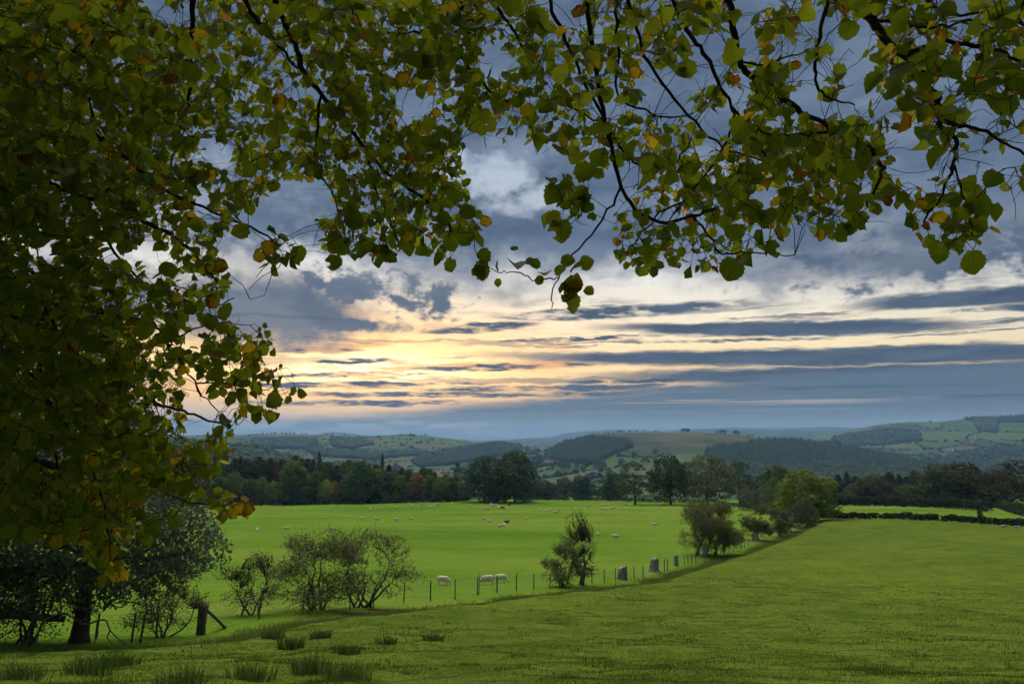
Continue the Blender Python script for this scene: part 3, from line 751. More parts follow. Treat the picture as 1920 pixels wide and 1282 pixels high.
# ================================================================== far woods, hedgerows and trees on the hills
def ico_pts():
    bm = bmesh.new(); bmesh.ops.create_icosphere(bm, subdivisions=1, radius=1.0)
    V = np.array([v.co[:] for v in bm.verts]); T = np.array([[v.index for v in f.verts] for f in bm.faces]); bm.free(); return V, T
ICO_V, ICO_T = ico_pts()
def cone_pts(k=6):
    V = [(0, 0, 1.0)]; T = []
    for tier, (zb, rb, zt) in enumerate(((.05, 1.0, .62), (.38, .66, 1.0))):
        b0 = len(V); V += [(rb * math.cos(a * 2 * math.pi / k), rb * math.sin(a * 2 * math.pi / k), zb) for a in range(k)]
        V.append((0, 0, zt)); tp = len(V) - 1
        T += [(b0 + a, b0 + (a + 1) % k, tp) for a in range(k)]
    return np.array(V), np.array(T)
CON_V, CON_T = cone_pts()
def scatter(name, label, pos, kind, size, colr, seed, cat='wood'):
    """many far trees read as one mass"""
    g = srnd(seed); n = len(pos); BV, BT = (CON_V, CON_T) if kind == 'con' else (ICO_V, ICO_T)
    k = len(BV); s = size * g.uniform(.7, 1.3, n)
    jit = g.uniform(.75, 1.25, (n, k, 1))
    B = BV[None] * jit
    if kind == 'con': B = B * np.stack([s * .24, s * .24, s], 1)[:, None, :]
    else: B = B * np.stack([s * .55, s * .55, s * .5], 1)[:, None, :] + np.stack([0 * s, 0 * s, s * .42], 1)[:, None, :]
    a = g.uniform(0, 6.28, n); c, q = np.cos(a)[:, None], np.sin(a)[:, None]
    X = B[:, :, 0] * c - B[:, :, 1] * q; Y = B[:, :, 0] * q + B[:, :, 1] * c
    V = np.stack([X + pos[:, :1], Y + pos[:, 1:2], B[:, :, 2] + pos[:, 2:3]], -1).reshape(-1, 3)
    T = (BT[None] + (np.arange(n) * k)[:, None, None]).reshape(-1, 3)
    o = mk(name, V, [T], M['foliage'], attrs={'var': np.repeat(np.clip(g.normal(.4, .28, n), 0, 1), k)})
    o.color = tuple(colr) + (1,); tag(o, label, cat, kind='stuff'); return o
def in_poly(x, y, P):
    P = np.asarray(P, float); ins = np.zeros(np.shape(x), bool); j = len(P) - 1
    for i in range(len(P)):
        xi, yi = P[i]; xj, yj = P[j]
        c = ((yi > y) != (yj > y)) & (x < (xj - xi) * (y - yi) / (yj - yi + 1e-12) + xi)
        ins ^= c; j = i
    return ins
def poly_hits(poly, n, seed):
    g = srnd(seed); P = np.array(poly, float); out = []
    lo, hi = P.min(0), P.max(0)
    while len(out) < n:
        x = g.uniform(lo[0], hi[0], n * 2); y = g.uniform(lo[1], hi[1], n * 2)
        ok = in_poly(x, y, P + 0)
        for a, b in zip(x[ok], y[ok]): out.append((a, b))
    return hits_many(np.array(out[:n]))
# height lookup on the far sheet itself
_FZ = V_FAR[:, 2].reshape(len(RF), NA)[:, :560]; _LR = np.log(RF); _A0, _DA = AZ[0], AZ[1] - AZ[0]
def far_z(az, r):
    i = np.clip(np.interp(np.log(r), _LR, np.arange(len(RF))), 0, len(RF) - 1.001); j = np.clip((az - _A0) / _DA, 0, 558.999)
    i0 = i.astype(int); j0 = j.astype(int); fi = i - i0; fj = j - j0
    return (_FZ[i0, j0] * (1 - fi) + _FZ[i0 + 1, j0] * fi) * (1 - fj) + (_FZ[i0, j0 + 1] * (1 - fi) + _FZ[i0 + 1, j0 + 1] * fi) * fj
def hits_many(pp):
    """vectorised ray hits on the far terrain"""
    r = np.geomspace(421, 12500, 420)
    nx = (pp[:, 0] - 960) / F; ny = (641 - pp[:, 1]) / F
    d = np.stack([nx, cp - ny * sp, sp + ny * cp], 1); d /= np.hypot(d[:, 0], d[:, 1])[:, None]
    az = np.arctan2(d[:, 0], d[:, 1])
    f = d[:, 2:] * r - far_z(np.broadcast_to(az[:, None], (len(pp), len(r))), np.broadcast_to(r, (len(pp), len(r))))
    k = np.argmax(f <= 0, axis=1); ok = (k > 0)
    i = np.arange(len(pp)); k = np.maximum(k, 1); t = f[i, k - 1] / (f[i, k - 1] - f[i, k] + 1e-9)
    rr = r[k - 1] + (r[k] - r[k - 1]) * np.clip(t, 0, 1)
    return np.stack([d[:, 0] * rr, d[:, 1] * rr, far_z(az, rr)], 1)[ok]
WB = (.046, .070, .036); WC = (.032, .052, .034)
woods = [
 ('forest', 'wooded spur dropping in from the left behind the left wood', [(200, 822), (300, 826), (400, 834), (470, 841), (520, 853), (570, 868), (640, 888), (640, 905), (200, 905)], 2600, 'ico', 10, WB),
 ('forest', 'dark mixed wood on the spur left of the middle hill', [(770, 868), (800, 853), (860, 840), (930, 831), (978, 835), (975, 848), (900, 862), (840, 872), (790, 876)], 2600, 'ico', 10, WC),
 ('forest', 'conifer plantation on the left shoulder of the middle hill', [(1020, 852), (1060, 832), (1110, 822), (1180, 827), (1188, 838), (1150, 852), (1115, 872), (1070, 868), (1030, 862)], 4200, 'con', 11, WC),
 ('forest', 'large dark conifer plantation on the right flank of the middle hill', [(1330, 842), (1400, 834), (1440, 826), (1500, 828), (1560, 834), (1620, 845), (1690, 858), (1750, 872), (1800, 890), (1800, 915), (1420, 900), (1340, 872), (1318, 856)], 10000, 'con', 11.5, WC),
 ('forest', 'broadleaf trees along the foot of the plantation', [(1330, 866), (1440, 880), (1560, 876), (1640, 880), (1740, 890), (1800, 905), (1700, 915), (1420, 910), (1330, 890)], 900, 'ico', 12, WB),
 ('forest', 'dark wood strip under the left skyline', [(470, 826), (560, 822), (600, 828), (570, 842), (480, 840)], 900, 'ico', 12, WB),
 ('forest', 'wood in a fold of the left ridge', [(620, 822), (680, 826), (700, 834), (660, 842), (625, 838)], 700, 'ico', 12, WB),
 ('forest', 'ribbon of trees along the foot of the left ridge', [(560, 838), (620, 846), (700, 850), (780, 846), (800, 852), (700, 862), (600, 856)], 900, 'ico', 11, WB),
 ('forest', 'small copse in the fold between the two middle woods', [(985, 840), (1008, 834), (1010, 848), (990, 855)], 160, 'ico', 12, WB),
 ('forest', 'dark forest along the skyline of the right-hand hill', [(1800, 787), (1925, 783), (1925, 792), (1850, 793)], 700, 'con', 16, WC),
 ('forest', 'wood on the face of the right-hand hill', [(1830, 792), (1870, 790), (1868, 812), (1835, 806)], 450, 'ico', 14, WB),
 ('forest', 'broad ribbon of wood crossing the right-hand hill', [(1560, 820), (1660, 806), (1720, 808), (1730, 826), (1640, 836), (1560, 834)], 800, 'ico', 13, WB),
 ('forest', 'trees crowding the foot of the right-hand hill', [(1720, 856), (1830, 846), (1925, 838), (1925, 880), (1800, 890)], 600, 'ico', 13, WB),
]
for i, (nm, lab, poly, n, kd, sz, c) in enumerate(woods):
    scatter(nm, lab, poly_hits(poly, n, 100 + i), kd, sz, c, 200 + i)
# hedgerows: bushes along the field boundaries
g = srnd(77); cand = []
for (x0, x1, y0, y1, n) in [(400, 1130, 812, 905, 70000), (1000, 1350, 812, 900, 18000), (1480, 1925, 784, 900, 70000)]:
    p = hits_many(np.stack([g.uniform(x0, x1, n), g.uniform(y0, y1, n)], 1)); _, e = field_id(p[:, 0], p[:, 1])
    r_ = np.hypot(p[:, 0], p[:, 1]); th = np.where(r_ < 2900, 1.9, 3.4)
    moor_ = (r_ < 2600) & (r_ > 1300) & (p[:, 2] > -38) & (p[:, 0] / r_ > math.sin(azel(1090, 820)[0]))
    cand.append(p[(e < th) & (r_ < 6500) & ~moor_])
cand = np.concatenate(cand)
k = srnd(3).random(len(cand)) < .11
scatter('hedgerows', 'dark hedgerows dividing the far fields', cand[~k], 'ico', 4.2, WB, 301, 'hedgerow')
scatter('hedgerow_trees', 'scattered trees standing in the far hedgerows', cand[k], 'ico', 8.5, WB, 302, 'trees')
# countable trees on the hills
PR['far0'] = broadleaf(31, 14, 13, .06, 700, .75, 12); PR['far1'] = broadleaf(32, 14, 15, .12, 650, .8, 12, gap=.1)
ridge = [1112, 1124, 1136, 1143, 1152, 1160, 1164, 1170, 1183, 1196, 1212, 1232, 1284, 1290, 1293, 1347, 1356, 1362, 1382, 1388, 1407, 1415, 1428]
big_ = {1284, 1290, 1293, 1356, 1362, 1382, 1388}
gr = random.Random(9)
for i, x in enumerate(ridge):
    r = 1985; b = at_r(x, r); s = (7.5 if x in big_ else gr.uniform(3.0, 5.0)) * r / F
    plant('ridge_tree', '%s tree from the left on the middle hill skyline' % ORD[i], 'tree', 'trees on the skyline of the middle hill', 'far1', x, r, 820 - math.degrees(math.atan2(b[2] + s, r)) / 57.3 * F * 1.03 if False else 641 - F * math.tan(math.atan2(b[2] + s, r) - PITCH), s * 1.15 / r * F, WC)
ridge2 = [488, 496, 505, 512, 524, 532, 540, 548, 563, 570, 608, 620, 643, 757, 768, 776, 790, 796]
for i, x in enumerate(ridge2):
    r = 3190; b = at_r(x, r); s = gr.uniform(2.5, 4.5) * r / F
    plant('ridge_tree', '%s tree from the left on the left ridge skyline' % ORD[i], 'tree', 'trees on the skyline of the left ridge', 'far0', x, r, 641 - F * math.tan(math.atan2(b[2] + s, r) - PITCH), s * 1.15 / r * F, WC)
vt = [(884, 872, 14), (905, 868, 12), (1008, 876, 20), (1016, 868, 14), (1035, 880, 13), (1058, 882, 15), (1066, 878, 11), (1085, 876, 17), (1098, 872, 15), (1120, 884, 16), (1132, 878, 14), (1143, 890, 12), (1165, 872, 13), (1190, 858, 12), (1212, 868, 12), (1000, 892, 14), (1046, 893, 12), (868, 886, 12), (1025, 858, 10), (1175, 885, 14), (1230, 850, 9), (1340, 880, 12), (1550, 885, 14), (1668, 880, 14), (1905, 862, 16), (1840, 868, 14), (700, 868, 12), (640, 876, 12), (742, 882, 14), (812, 862, 11), (660, 858, 9), (590, 862, 10)]
for i, (x, y, s) in enumerate(sorted(vt)):
    p = hits_many(np.array([(x, y)]))
    if not len(p): continue
    r = math.hypot(p[0][0], p[0][1])
    plant('valley_tree', '%s lone tree from the left in the far valley fields' % ORD[i], 'tree', 'lone trees in the far valley fields', ['far0', 'far1'][i % 2], x, r, y - s, s * 1.05, (.028, .044, .026))
# --- far farm buildings
M_wall = newmat('render_wall'); finish((.50, .46, .42), .9, bump(noise(objco(), 3.), .3, .05)); M_pink = newmat('brick_wall'); finish(mixc(noise(objco(), 4.), (.30, .17, .14), (.38, .24, .20)), .9)
M_roof = newmat('slate_roof'); finish(mixc(noise(objco(), 1.5), (.08, .08, .09), (.15, .14, .14)), .8); M_glass = newmat('dark_glass'); finish((.02, .025, .03), .15, spec=.6)
def house(px, py, L, W, Hh, mat, label, rz):
    p = hits_many(np.array([(px, py)]))[0]
    o = empty('farm_building', p - np.array((0, 0, .3)), rz); tag(o, label, 'building', 'far farm buildings')
    b = MB(); hw, hl = W / 2, L / 2
    V = [(-hl, -hw, 0), (hl, -hw, 0), (hl, hw, 0), (-hl, hw, 0), (-hl, -hw, Hh), (hl, -hw, Hh), (hl, hw, Hh), (-hl, hw, Hh), (-hl, 0, Hh + hw * .8), (hl, 0, Hh + hw * .8)]
    b.add(V, [(0, 1, 5, 4), (2, 3, 7, 6), (0, 3, 2, 1)], None); b.q.append(np.array([(4, 5, 9, 8), (6, 7, 8, 9)])); b.t.append(np.array([(3, 0, 4), (3, 4, 8), (3, 8, 7), (1, 2, 6), (1, 6, 9), (1, 9, 5)]))
    b.obj('wall', mat, o)
    r = MB(); e = .35; zr = Hh + hw * .8 + .12
    for s in (-1, 1):
        y0, z0 = s * (hw + e), Hh - e * .8 + .12
        V = np.array([(-hl - e, y0, z0), (hl + e, y0, z0), (hl + e, 0, zr), (-hl - e, 0, zr)]); r.add(np.concatenate([V, V + (0, 0, .18)]), [(0, 1, 2, 3), (7, 6, 5, 4), (0, 4, 5, 1), (3, 2, 6, 7), (0, 3, 7, 4), (1, 5, 6, 2)])
    rf = r.obj('roof', M_roof, o)
    c = MB(); c.box((hl * .7, 0, zr + .7), (.9, .7, 1.8)); c.obj('chimney', mat, rf)
    for k in range(max(2, int(L / 4))):
        w = MB(); w.box((-hl + (k + .5) * L / max(2, int(L / 4)), -hw - .03, Hh * .55), (1.1, .10, 1.3)); w.obj('window', M_glass, o)
for a in [(1106, 893, 17, 8, 6, M_pink, 'long pinkish farmhouse in the valley between the trees', .1), (1117, 890, 9, 7, 5, M_wall, 'pale wing beside the pinkish farmhouse', .5), (684, 843, 22, 10, 6, M_wall, 'low pale farm building on the left ridge, left one', .2), (692, 841, 14, 9, 5, M_wall, 'pale barn on the left ridge, right of the low farm building', -.3), (762, 830, 14, 9, 6, M_wall, 'white farmhouse high on the left ridge', .3),
          (1797, 849, 34, 16, 7, M_wall, 'large pale barn at the foot of the right-hand hill', .1), (1775, 857, 40, 14, 6, M_wall, 'long grey shed left of the large pale barn', .05), (1790, 857, 26, 12, 6, M_pink, 'brown shed below the large pale barn', -.1), (1832, 824, 16, 10, 6, M_wall, 'white house halfway up the right-hand hill', .2), (1840, 806, 16, 9, 6, M_wall, 'tiny white cottage near the top of the right-hand hill', -.2), (1826, 830, 14, 10, 6, M_wall, 'small pale house below the white house on the right-hand hill', .4)]:
    house(*a)

# ================================================================== shrubs and the dark tree on the left
def weave(g, wood, pts, rmax, rmin, tb, batch=250, maxd=9e9):
    """tie each point back to the nearest wood, nearest first, so that twigs fork"""
    kd = kdtree.KDTree(len(wood))
    for i, p in enumerate(wood): kd.insert(p, i)
    kd.balance(); order = np.argsort([kd.find(p)[2] for p in pts]); wood = list(wood)
    for s in range(0, len(order), batch):
        kd = kdtree.KDTree(len(wood))
        for i, p in enumerate(wood): kd.insert(p, i)
        kd.balance()
        for i in order[s:s + batch]:
            p = pts[i]; co, _, d = kd.find(p); co = np.array(co)
            if d < .01 or d > maxd: continue
            t = np.linspace(0, 1, 4)[:, None]; q = co + (p - co) * t + (g.normal(0, .12 * d, 3) + np.array((0, 0, -.05 * d))) * 4 * t * (1 - t)
            q[1:-1] += g.normal(0, .03 * d, (2, 3)); tb.tube(q, np.linspace(min(rmax, rmin + d * .012), rmin, 4), 3, cap=False); wood += list(q[1:])
def shrub(label, px, py, wpx, top, colr, seed, stems=5, dens=1.0, npts=900, leaf=.04, slim=False, name='hawthorn_shrub', bark='bark', cat='shrub', skirt=.12):
    g = srnd(seed); b = hit(px, py); rr = math.hypot(b[0], b[1]); H = z_at(px, top, rr) - b[2]; W = wpx / F * b[1]
    o = empty(name, b); tag(o, label, cat)
    # uneven dome of lobes
    lobes = [((0, 0, H * .42), (W * .38, W * .34, H * .38)), ((W * .12, 0, H * .24), (W * .30, W * .28, H * .22)), ((-W * .14, 0, H * .26), (W * .28, W * .28, H * .22))]
    for k in range(9 if not slim else 7):
        a = k * 2.4 + g.uniform(-.4, .4); zc = g.uniform(.20, .86) if not slim else .18 + .72 * k / 7; rr_ = W * (.34 if zc < .65 else .20) * g.uniform(.7, 1.15) * (.55 if slim else 1)
        s = g.uniform(.13, .22)
        lobes.append(((rr_ * math.cos(a), rr_ * .8 * math.sin(a), H * zc), (W * s, W * s, H * s * .8)))
    if slim: lobes = lobes[3:]
    L = np.array([(*c, *r) for c, r in lobes]); k = g.integers(0, len(L), npts); d = rvec(g, npts) * (g.random(npts) ** .45)[:, None]
    P = L[k, :3] + d * L[k, 3:] * np.where(g.random(npts) < .06, 1.45, 1.0)[:, None]
    lo_, hi_ = np.percentile(P, 2, axis=0), np.percentile(P, 98, axis=0); P[:, :2] *= W / (hi_[0] - lo_[0]); P[:, 2] *= H / hi_[2]
    P[:, 2] = np.maximum(P[:, 2], skirt * H * g.uniform(.5, 1.5, npts))
    wood = []; rmin = .0028 + .00016 * rr
    for s in range(stems):
        c = L[s % len(L), :3] * np.array((.8, .8, 1)); c[2] = max(c[2], H * .45) * g.uniform(.75, 1.05); c = c + g.normal(0, .08 * W, 3) * np.array((1, 1, .3))
        q = curve((g.normal(0, .09 * W * (.4 if slim else 1)), g.normal(0, .06 * W), -.12), c, g, 8, .14); tb = MB(); tb.tube(q, np.linspace(H * .020, rmin * 2, 8), 5); tb.obj('stem', M[bark], o); wood += list(q[2:])
    tb = MB(); weave(g, wood, P, H * .008, rmin, tb); tag(tb.obj('twigs', M[bark], o), kind='stuff')
    n = int(npts * 5 * dens); k = g.integers(0, len(P), n)
    C = P[k] + g.normal(0, .035 * W, (n, 3)); N = rvec(g, n) + np.array((0, 0, .3))
    V, Q = leaf_quads(C, N, leaf * (.45 + rr / 75) * g.uniform(.5, 1.5, n), g)
    f = mk('foliage', V, [Q], M['foliage'], o, {'var': np.repeat(np.clip(g.normal(.45, .28, n), 0, 1), 4)}); f.color = tuple(colr) + (1,)
    return o
SG = (.125, .150, .068); SB = (.130, .128, .070)
shrub('dense grey-green hawthorn by the fence, left of the twiggy one', 590, 1143, 150, 1002, SG, 1, 7, 1.25, 1600)
shrub('open twiggy many-stemmed hawthorn with sparse brownish leaves', 682, 1138, 155, 1004, SB, 2, 9, .5, 1400, skirt=.2)
shrub('small thin hawthorn left of the dense one, by the fence', 468, 1152, 100, 1040, SG, 3, 5, .6, 700, skirt=.1)
shrub('dark straggly shrub beside two leaning fence stakes', 300, 1194, 120, 1092, (.085, .105, .052), 4, 5, .7, 700)
shrub('low rounded hawthorn at the foot of the tall slim one', 1056, 1099, 68, 1020, SG, 5, 6, 1.3, 800, skirt=.06)
shrub('tall slim wispy hawthorn on the fence line in mid field', 1090, 1096, 58, 962, SG, 6, 4, .24, 520, slim=True)
shrub('dense russet-brown hawthorn behind an old grey post', 1328, 1040, 96, 946, (.118, .126, .058), 7, 8, 3.0, 1700, skirt=.05)
shrub('compact green-brown hawthorn further along the fence', 1421, 1012, 50, 951, (.105, .125, .050), 8, 6, 2.2, 700, skirt=.06)
shrub('brownish hawthorn nearest the field corner', 1463, 1005, 38, 957, (.115, .118, .062), 9, 6, 1.6, 600)
shrub('dark tangled shrub under the trees at far left', 40, 1206, 190, 1045, (.055, .070, .040), 10, 7, 1.0, 1200, skirt=.05)
shrub('young sapling standing in the gap of the near hedge', 1839, 982, 10, 957, (.05, .065, .03), 12, 2, .8, 90, name='sapling', cat='sapling', slim=True)
def dark_tree():
    g = srnd(44); b = hit(150, 1204); rr = math.hypot(b[0], b[1]); k = rr / F
    o = empty('dark_evergreen_tree', b); tag(o, 'dark blue-green tree with thick leaning trunk behind the hanging leaves', 'tree')
    def pp(px, py, dy=0.0): # point at the tree's own distance
        d = dirpx(px, py); s = (b[1] + dy) / d[1]; return d * s - b
    tb = MB()
    tb.tube(np.array([pp(147, 1212), pp(150, 1190), pp(156, 1150), pp(160, 1110), pp(172, 1060), pp(185, 1000), pp(190, 930), pp(190, 820)]), [.46, .33, .27, .25, .23, .2, .15, .05], 9)
    lobes = []
    for (px, py, w, h, dy) in [(190, 860, 180, 110, 0), (100, 900, 170, 120, 1.2), (280, 930, 150, 100, -.6), (60, 980, 150, 100, -.8), (200, 970, 170, 90, 1.5), (330, 1000, 110, 70, .3), (360, 1030, 90, 55, -.5), (260, 1030, 130, 65, -1.2), (140, 1010, 130, 70, -1.6), (20, 1050, 120, 70, .6), (-60, 960, 160, 130, .4), (120, 780, 180, 110, .5), (30, 830, 180, 120, -.3), (215, 1075, 90, 45, .8), (330, 1060, 80, 40, 1.0), (-90, 820, 170, 150, 1.0), (105, 1085, 90, 50, -1.0), (235, 1098, 70, 40, -1.2), (50, 1110, 100, 55, -.6), (180, 1110, 60, 40, -1.5), (-40, 1090, 120, 70, 0), (290, 1085, 70, 35, -.4), (60, 700, 190, 110, .3), (190, 720, 150, 100, 1.0), (-60, 700, 170, 120, -.5), (110, 620, 140, 90, .2)]:
        c = pp(px, py, dy); lobes.append((c, (w * k * .62, w * k * .55, h * k * .72)))
        tb.tube(curve(pp(172, 1060 - max(0, (1000 - py)) * .5), c, g, 6, .12), np.linspace(.13, .02, 6), 5)
    tb.obj('trunk', M['bark'], o, smooth=True)
    P, N = crown_points(g, lobes, 64000, .5)
    kk = fbm(P[:, 0] / .9 + P[:, 1], P[:, 2] / .8, 3, 3) > -.5; P, N = P[kk], N[kk]
    V, Q = leaf_quads(P, N + rvec(g, len(P)) * .9, .075 * g.uniform(.5, 1.6, len(P)), g, .5)
    f = mk('crown', V, [Q], M['foliage'], o, {'var': np.repeat(np.clip(g.normal(.4, .28, len(P)), 0, 1), 4)}); f.color = (.095, .118, .095, 1)
dark_tree()

# ================================================================== fence
def ground_pt(px, py): return hit(px, py)
posts = [(52, 1212, 1158, 10), (180, 1196, 1152, 6), (246, 1203, 1149, 8), (262, 1204, 1142, 14), (292, 1196, 1141, 3), (485, 1160, 1115, 4), (568, 1147, 1108, 2), (656, 1141, 1103, 3), (700, 1137, 1098, 4), (757, 1129, 1091, 3), (807, 1126, 1087, 0), (853, 1123, 1085, 0), (895, 1115, 1080, 0), (898, 1113, 1075, 1), (932, 1110, 1078, 0), (968, 1107, 1075, 1), (1001, 1105, 1074, 0),
         (1031, 1102, 1073, 2), (1110, 1094, 1066, 1), (1133, 1092, 1066, 0), (1154, 1089, 1065, 2), (1189, 1085, 1061, 0), (1206, 1082, 1060, 1), (1246, 1071, 1046, 0), (1252, 1069, 1046, 1), (1283, 1060, 1038, 0), (1290, 1057, 1037, 1), (1297, 1055, 1036, 0), (1305, 1053, 1034, 0), (1345, 1043, 1024, -1), (1356, 1040, 1022, 0), (1367, 1037, 1018, 0), (1375, 1034, 1015, 0), (1382, 1031, 1013, 0), (1389, 1028, 1011, 0), (1396, 1026, 1009, 1), (1403, 1023, 1007, 0), (1436, 1014, 999, 0), (1446, 1011, 996, 0), (1476, 999, 985, 0)]
fence = empty('wire_fence', _fp[5]); tag(fence, 'wire stock fence on thin wooden stakes between the two pastures', 'fence')
fo = np.array(_fp[5]); tops = []
g = srnd(8)
for i, (px, py, ty, lean) in enumerate(posts):
    b = hit(px, py); rr = math.hypot(b[0], b[1]); H = max(.95, min(1.5, z_at(px, ty, rr) - b[2]))
    l = lean / 100 * H * 1.2
    tb = MB(); r0 = .042 * g.uniform(.85, 1.25); pts = np.array([(0, 0, -.25), (l * .25, g.normal(0, .01), H * .3), (l * .6, g.normal(0, .015), H * .7), (l, 0, H)]) + b - fo
    tb.tube(pts, [r0 * 1.05, r0, r0 * .97, r0 * .9], 6)
    tb.obj('post', M['post'], fence); tops.append(pts)
order = np.argsort([t[0][1] + t[0][0] * .2 for t in tops]); seq = [tops[i] for i in np.argsort([p[0] for p in posts])]
for k, f_ in enumerate((.15, .35, .55, .75, .93)):
    pts = []
    for t in seq:
        q = t[1] + (t[3] - t[1]) * ((f_ - .3) / .7) if f_ > .3 else t[1] * (f_ / .3) + t[0] * (1 - f_ / .3) * .6 + t[1] * 0
        q = t[0] + (t[3] - t[0]) * ((.25 + f_ * (t[3][2] - t[0][2] - .25)) / (t[3][2] - t[0][2]))
        pts.append(q + np.array((0, -.045, 0)))
    W_ = MB(); rad = [.0024 + .00010 * np.linalg.norm(p + fo) for p in pts]
    W_.tube(np.array(pts), rad, 3, cap=False); W_.obj('wire', M['wire'], fence)
# --- old gate post with its brace
def rough_post(name, label, cat, px, py, ty, wpx, mat, seed, lean=0.0, flare=.25, jag=.1, taper=.85):
    g = srnd(seed); b = hit(px, py); rr = math.hypot(b[0], b[1]); H = z_at(px, ty, rr) - b[2]; r0 = wpx * .86 / 2 / F * b[1]; H = H * .92
    K, NZ = 20, 9; V = []
    for i in range(NZ):
        t = i / (NZ - 1); z = -.15 + (H + .15) * t
        for j in range(K):
            a = 2 * math.pi * j / K
            r_ = r0 * (1 - (1 - taper) * t) * (1 + flare * max(0, 1 - t * 3.2) ** 2 * (1 + .5 * math.cos(a * 3 + seed))) * (1 + .13 * math.sin(a * 3 + seed + t) + .12 * math.sin(a * 5 + seed * 1.7) + .07 * math.sin(a * 9 + seed * 2 + t * 2) + g.normal(0, .06))
            zz = z + ((jag + .05) * H * (.6 * math.sin(a * 2 + seed) + .5 * math.sin(a * 5 + seed * 3) - .2) + .04 * H * g.normal() if i == NZ - 1 else 0)
            V.append((r_ * math.cos(a) + lean * t * H, r_ * math.sin(a), zz))
    Q = [(i * K + j, i * K + (j + 1) % K, (i + 1) * K + (j + 1) % K, (i + 1) * K + j) for i in range(NZ - 1) for j in range(K)]
    V += [(lean * H, 0, H * (1 - jag * .5))]; T = [(len(V) - 1, (NZ - 1) * K + j, (NZ - 1) * K + (j + 1) % K) for j in range(K)]
    o = mk(name, np.array(V), [Q, T], mat, smooth=False); o.location = b
    tag(o, label, cat); return o, b, H
gp, gb, gH = rough_post('gate_post', 'thick dark weathered gate post with a slanting brace', 'post', 376, 1189, 1128, 18, M['post'], 3, .05, .1, .04, .95)
tb = MB(); e = hit(424, 1176) - gb; tb.tube(np.array([(.15, -.02, gH * .86), tuple(e * .5 + np.array((.09, -.01, gH * .42))), tuple(e + np.array((0, 0, -.05)))]), [.075, .08, .085], 4); tb.obj('brace', M['post'], gp)
for i, (px, py, ty, w, ln, lab, jg, fl) in enumerate([(1166, 1086, 1059, 19, .12, 'squat grey stump leaning right, nearest of the fence-line stumps', .06, .5), (1227, 1071, 1044, 18, .08, 'tall grey stump with buttress root, second along the fence line', .05, .9), (1268, 1060, 1039, 9.5, 0, 'narrow upright grey stump, third along the fence line', .05, .1), (1321, 1045, 1021, 10.5, 0, 'old grey post under the russet hawthorn', .05, .15), (1358, 1032, 1018, 6.5, .04, 'small grey stub at the right foot of the russet hawthorn', .1, .2),
        (1418, 1014, 1000, 6.5, -.08, 'small grey stump below the compact green-brown hawthorn', .2, .2), (1487, 988, 970, 8, -.12, 'jagged broken grey stump near the field corner', .45, .3), (1549, 969, 961, 5, 0, 'short pale stump beside the near hedge', .1, .1)]):
    rough_post('tree_stump', lab, 'stump', px, py, ty, w, M['bark_grey'], 10 + i, ln, fl, jg)
a, b_ = hit(1486, 998), hit(1502, 998); tb = MB(); tb.tube(np.array([a + (0, 0, .18), (a + b_) / 2 + (0, 0, .26), b_ + (0, 0, .15)]), [.22, .25, .18], 8); tag(tb.obj('fallen_log', M['bark_grey'], smooth=True), 'short grey log lying at the edge of the near pasture', 'log')
# --- dead branches and a fallen bough on the far left
def strand(tb, pts, r0, r1, dy=0.0, k=5):
    base = hit(150, 1206)[1] - 1.0
    P = np.array([dirpx(x, y) * ((base + dy + .25 * math.sin(i * 1.7)) / dirpx(x, y)[1]) for i, (x, y) in enumerate(pts)])
    t = np.linspace(0, 1, len(P)); tt = np.linspace(0, 1, len(P) * 4); Q_ = np.stack([np.interp(tt, t, P[:, i]) for i in range(3)], 1)
    for _ in range(2): Q_[1:-1] = (Q_[:-2] + Q_[1:-1] * 2 + Q_[2:]) / 4
    Q_[:, 2] = np.maximum(Q_[:, 2], height(Q_[:, 0], Q_[:, 1]) + r1 * .5)
    tb.tube(Q_, np.linspace(r0, r1, len(Q_)), k)
tb = MB(); strand(tb, [(-90, 1150), (-20, 1152), (20, 1152), (70, 1156), (122, 1160)], .17, .12, 0, 8); tag(tb.obj('fallen_bough', M['bark'], smooth=True), 'thick dark bough lying level against the dark trunk', 'bough')
for lab, strands in [('pale looping dead branch on the grass left of the trunk', [[(67, 1207), (71, 1184), (81, 1163), (101, 1153), (118, 1150), (131, 1153), (142, 1163), (158, 1163), (165, 1147), (182, 1143)], [(81, 1163), (74, 1150), (60, 1146)], [(71, 1184), (82, 1178), (84, 1165)]]),
                     ('pale dead branch arching down to the grass right of the trunk', [[(150, 1168), (165, 1170), (182, 1163), (199, 1160), (206, 1182), (229, 1204), (254, 1215)], [(182, 1167), (184, 1188), (176, 1206)], [(206, 1182), (200, 1195), (210, 1206)]]),
                     ('thin pale dead branch forking upwards in front of the trunk', [[(113, 1160), (114, 1136), (112, 1116), (128, 1096), (142, 1086)], [(112, 1116), (104, 1079), (90, 1049)], [(104, 1079), (55, 1064), (6, 1058)], [(130, 1095), (175, 1096), (220, 1100)], [(128, 1096), (128, 1070), (118, 1050)], [(140, 1115), (160, 1122), (178, 1112), (186, 1126)]])]:
    tb = MB()
    for i, s_ in enumerate(strands): strand(tb, s_, .045 if i == 0 else .03, .014, -.6)
    tag(tb.obj('dead_branch', M['bark_pale'], smooth=True), lab, 'branch')

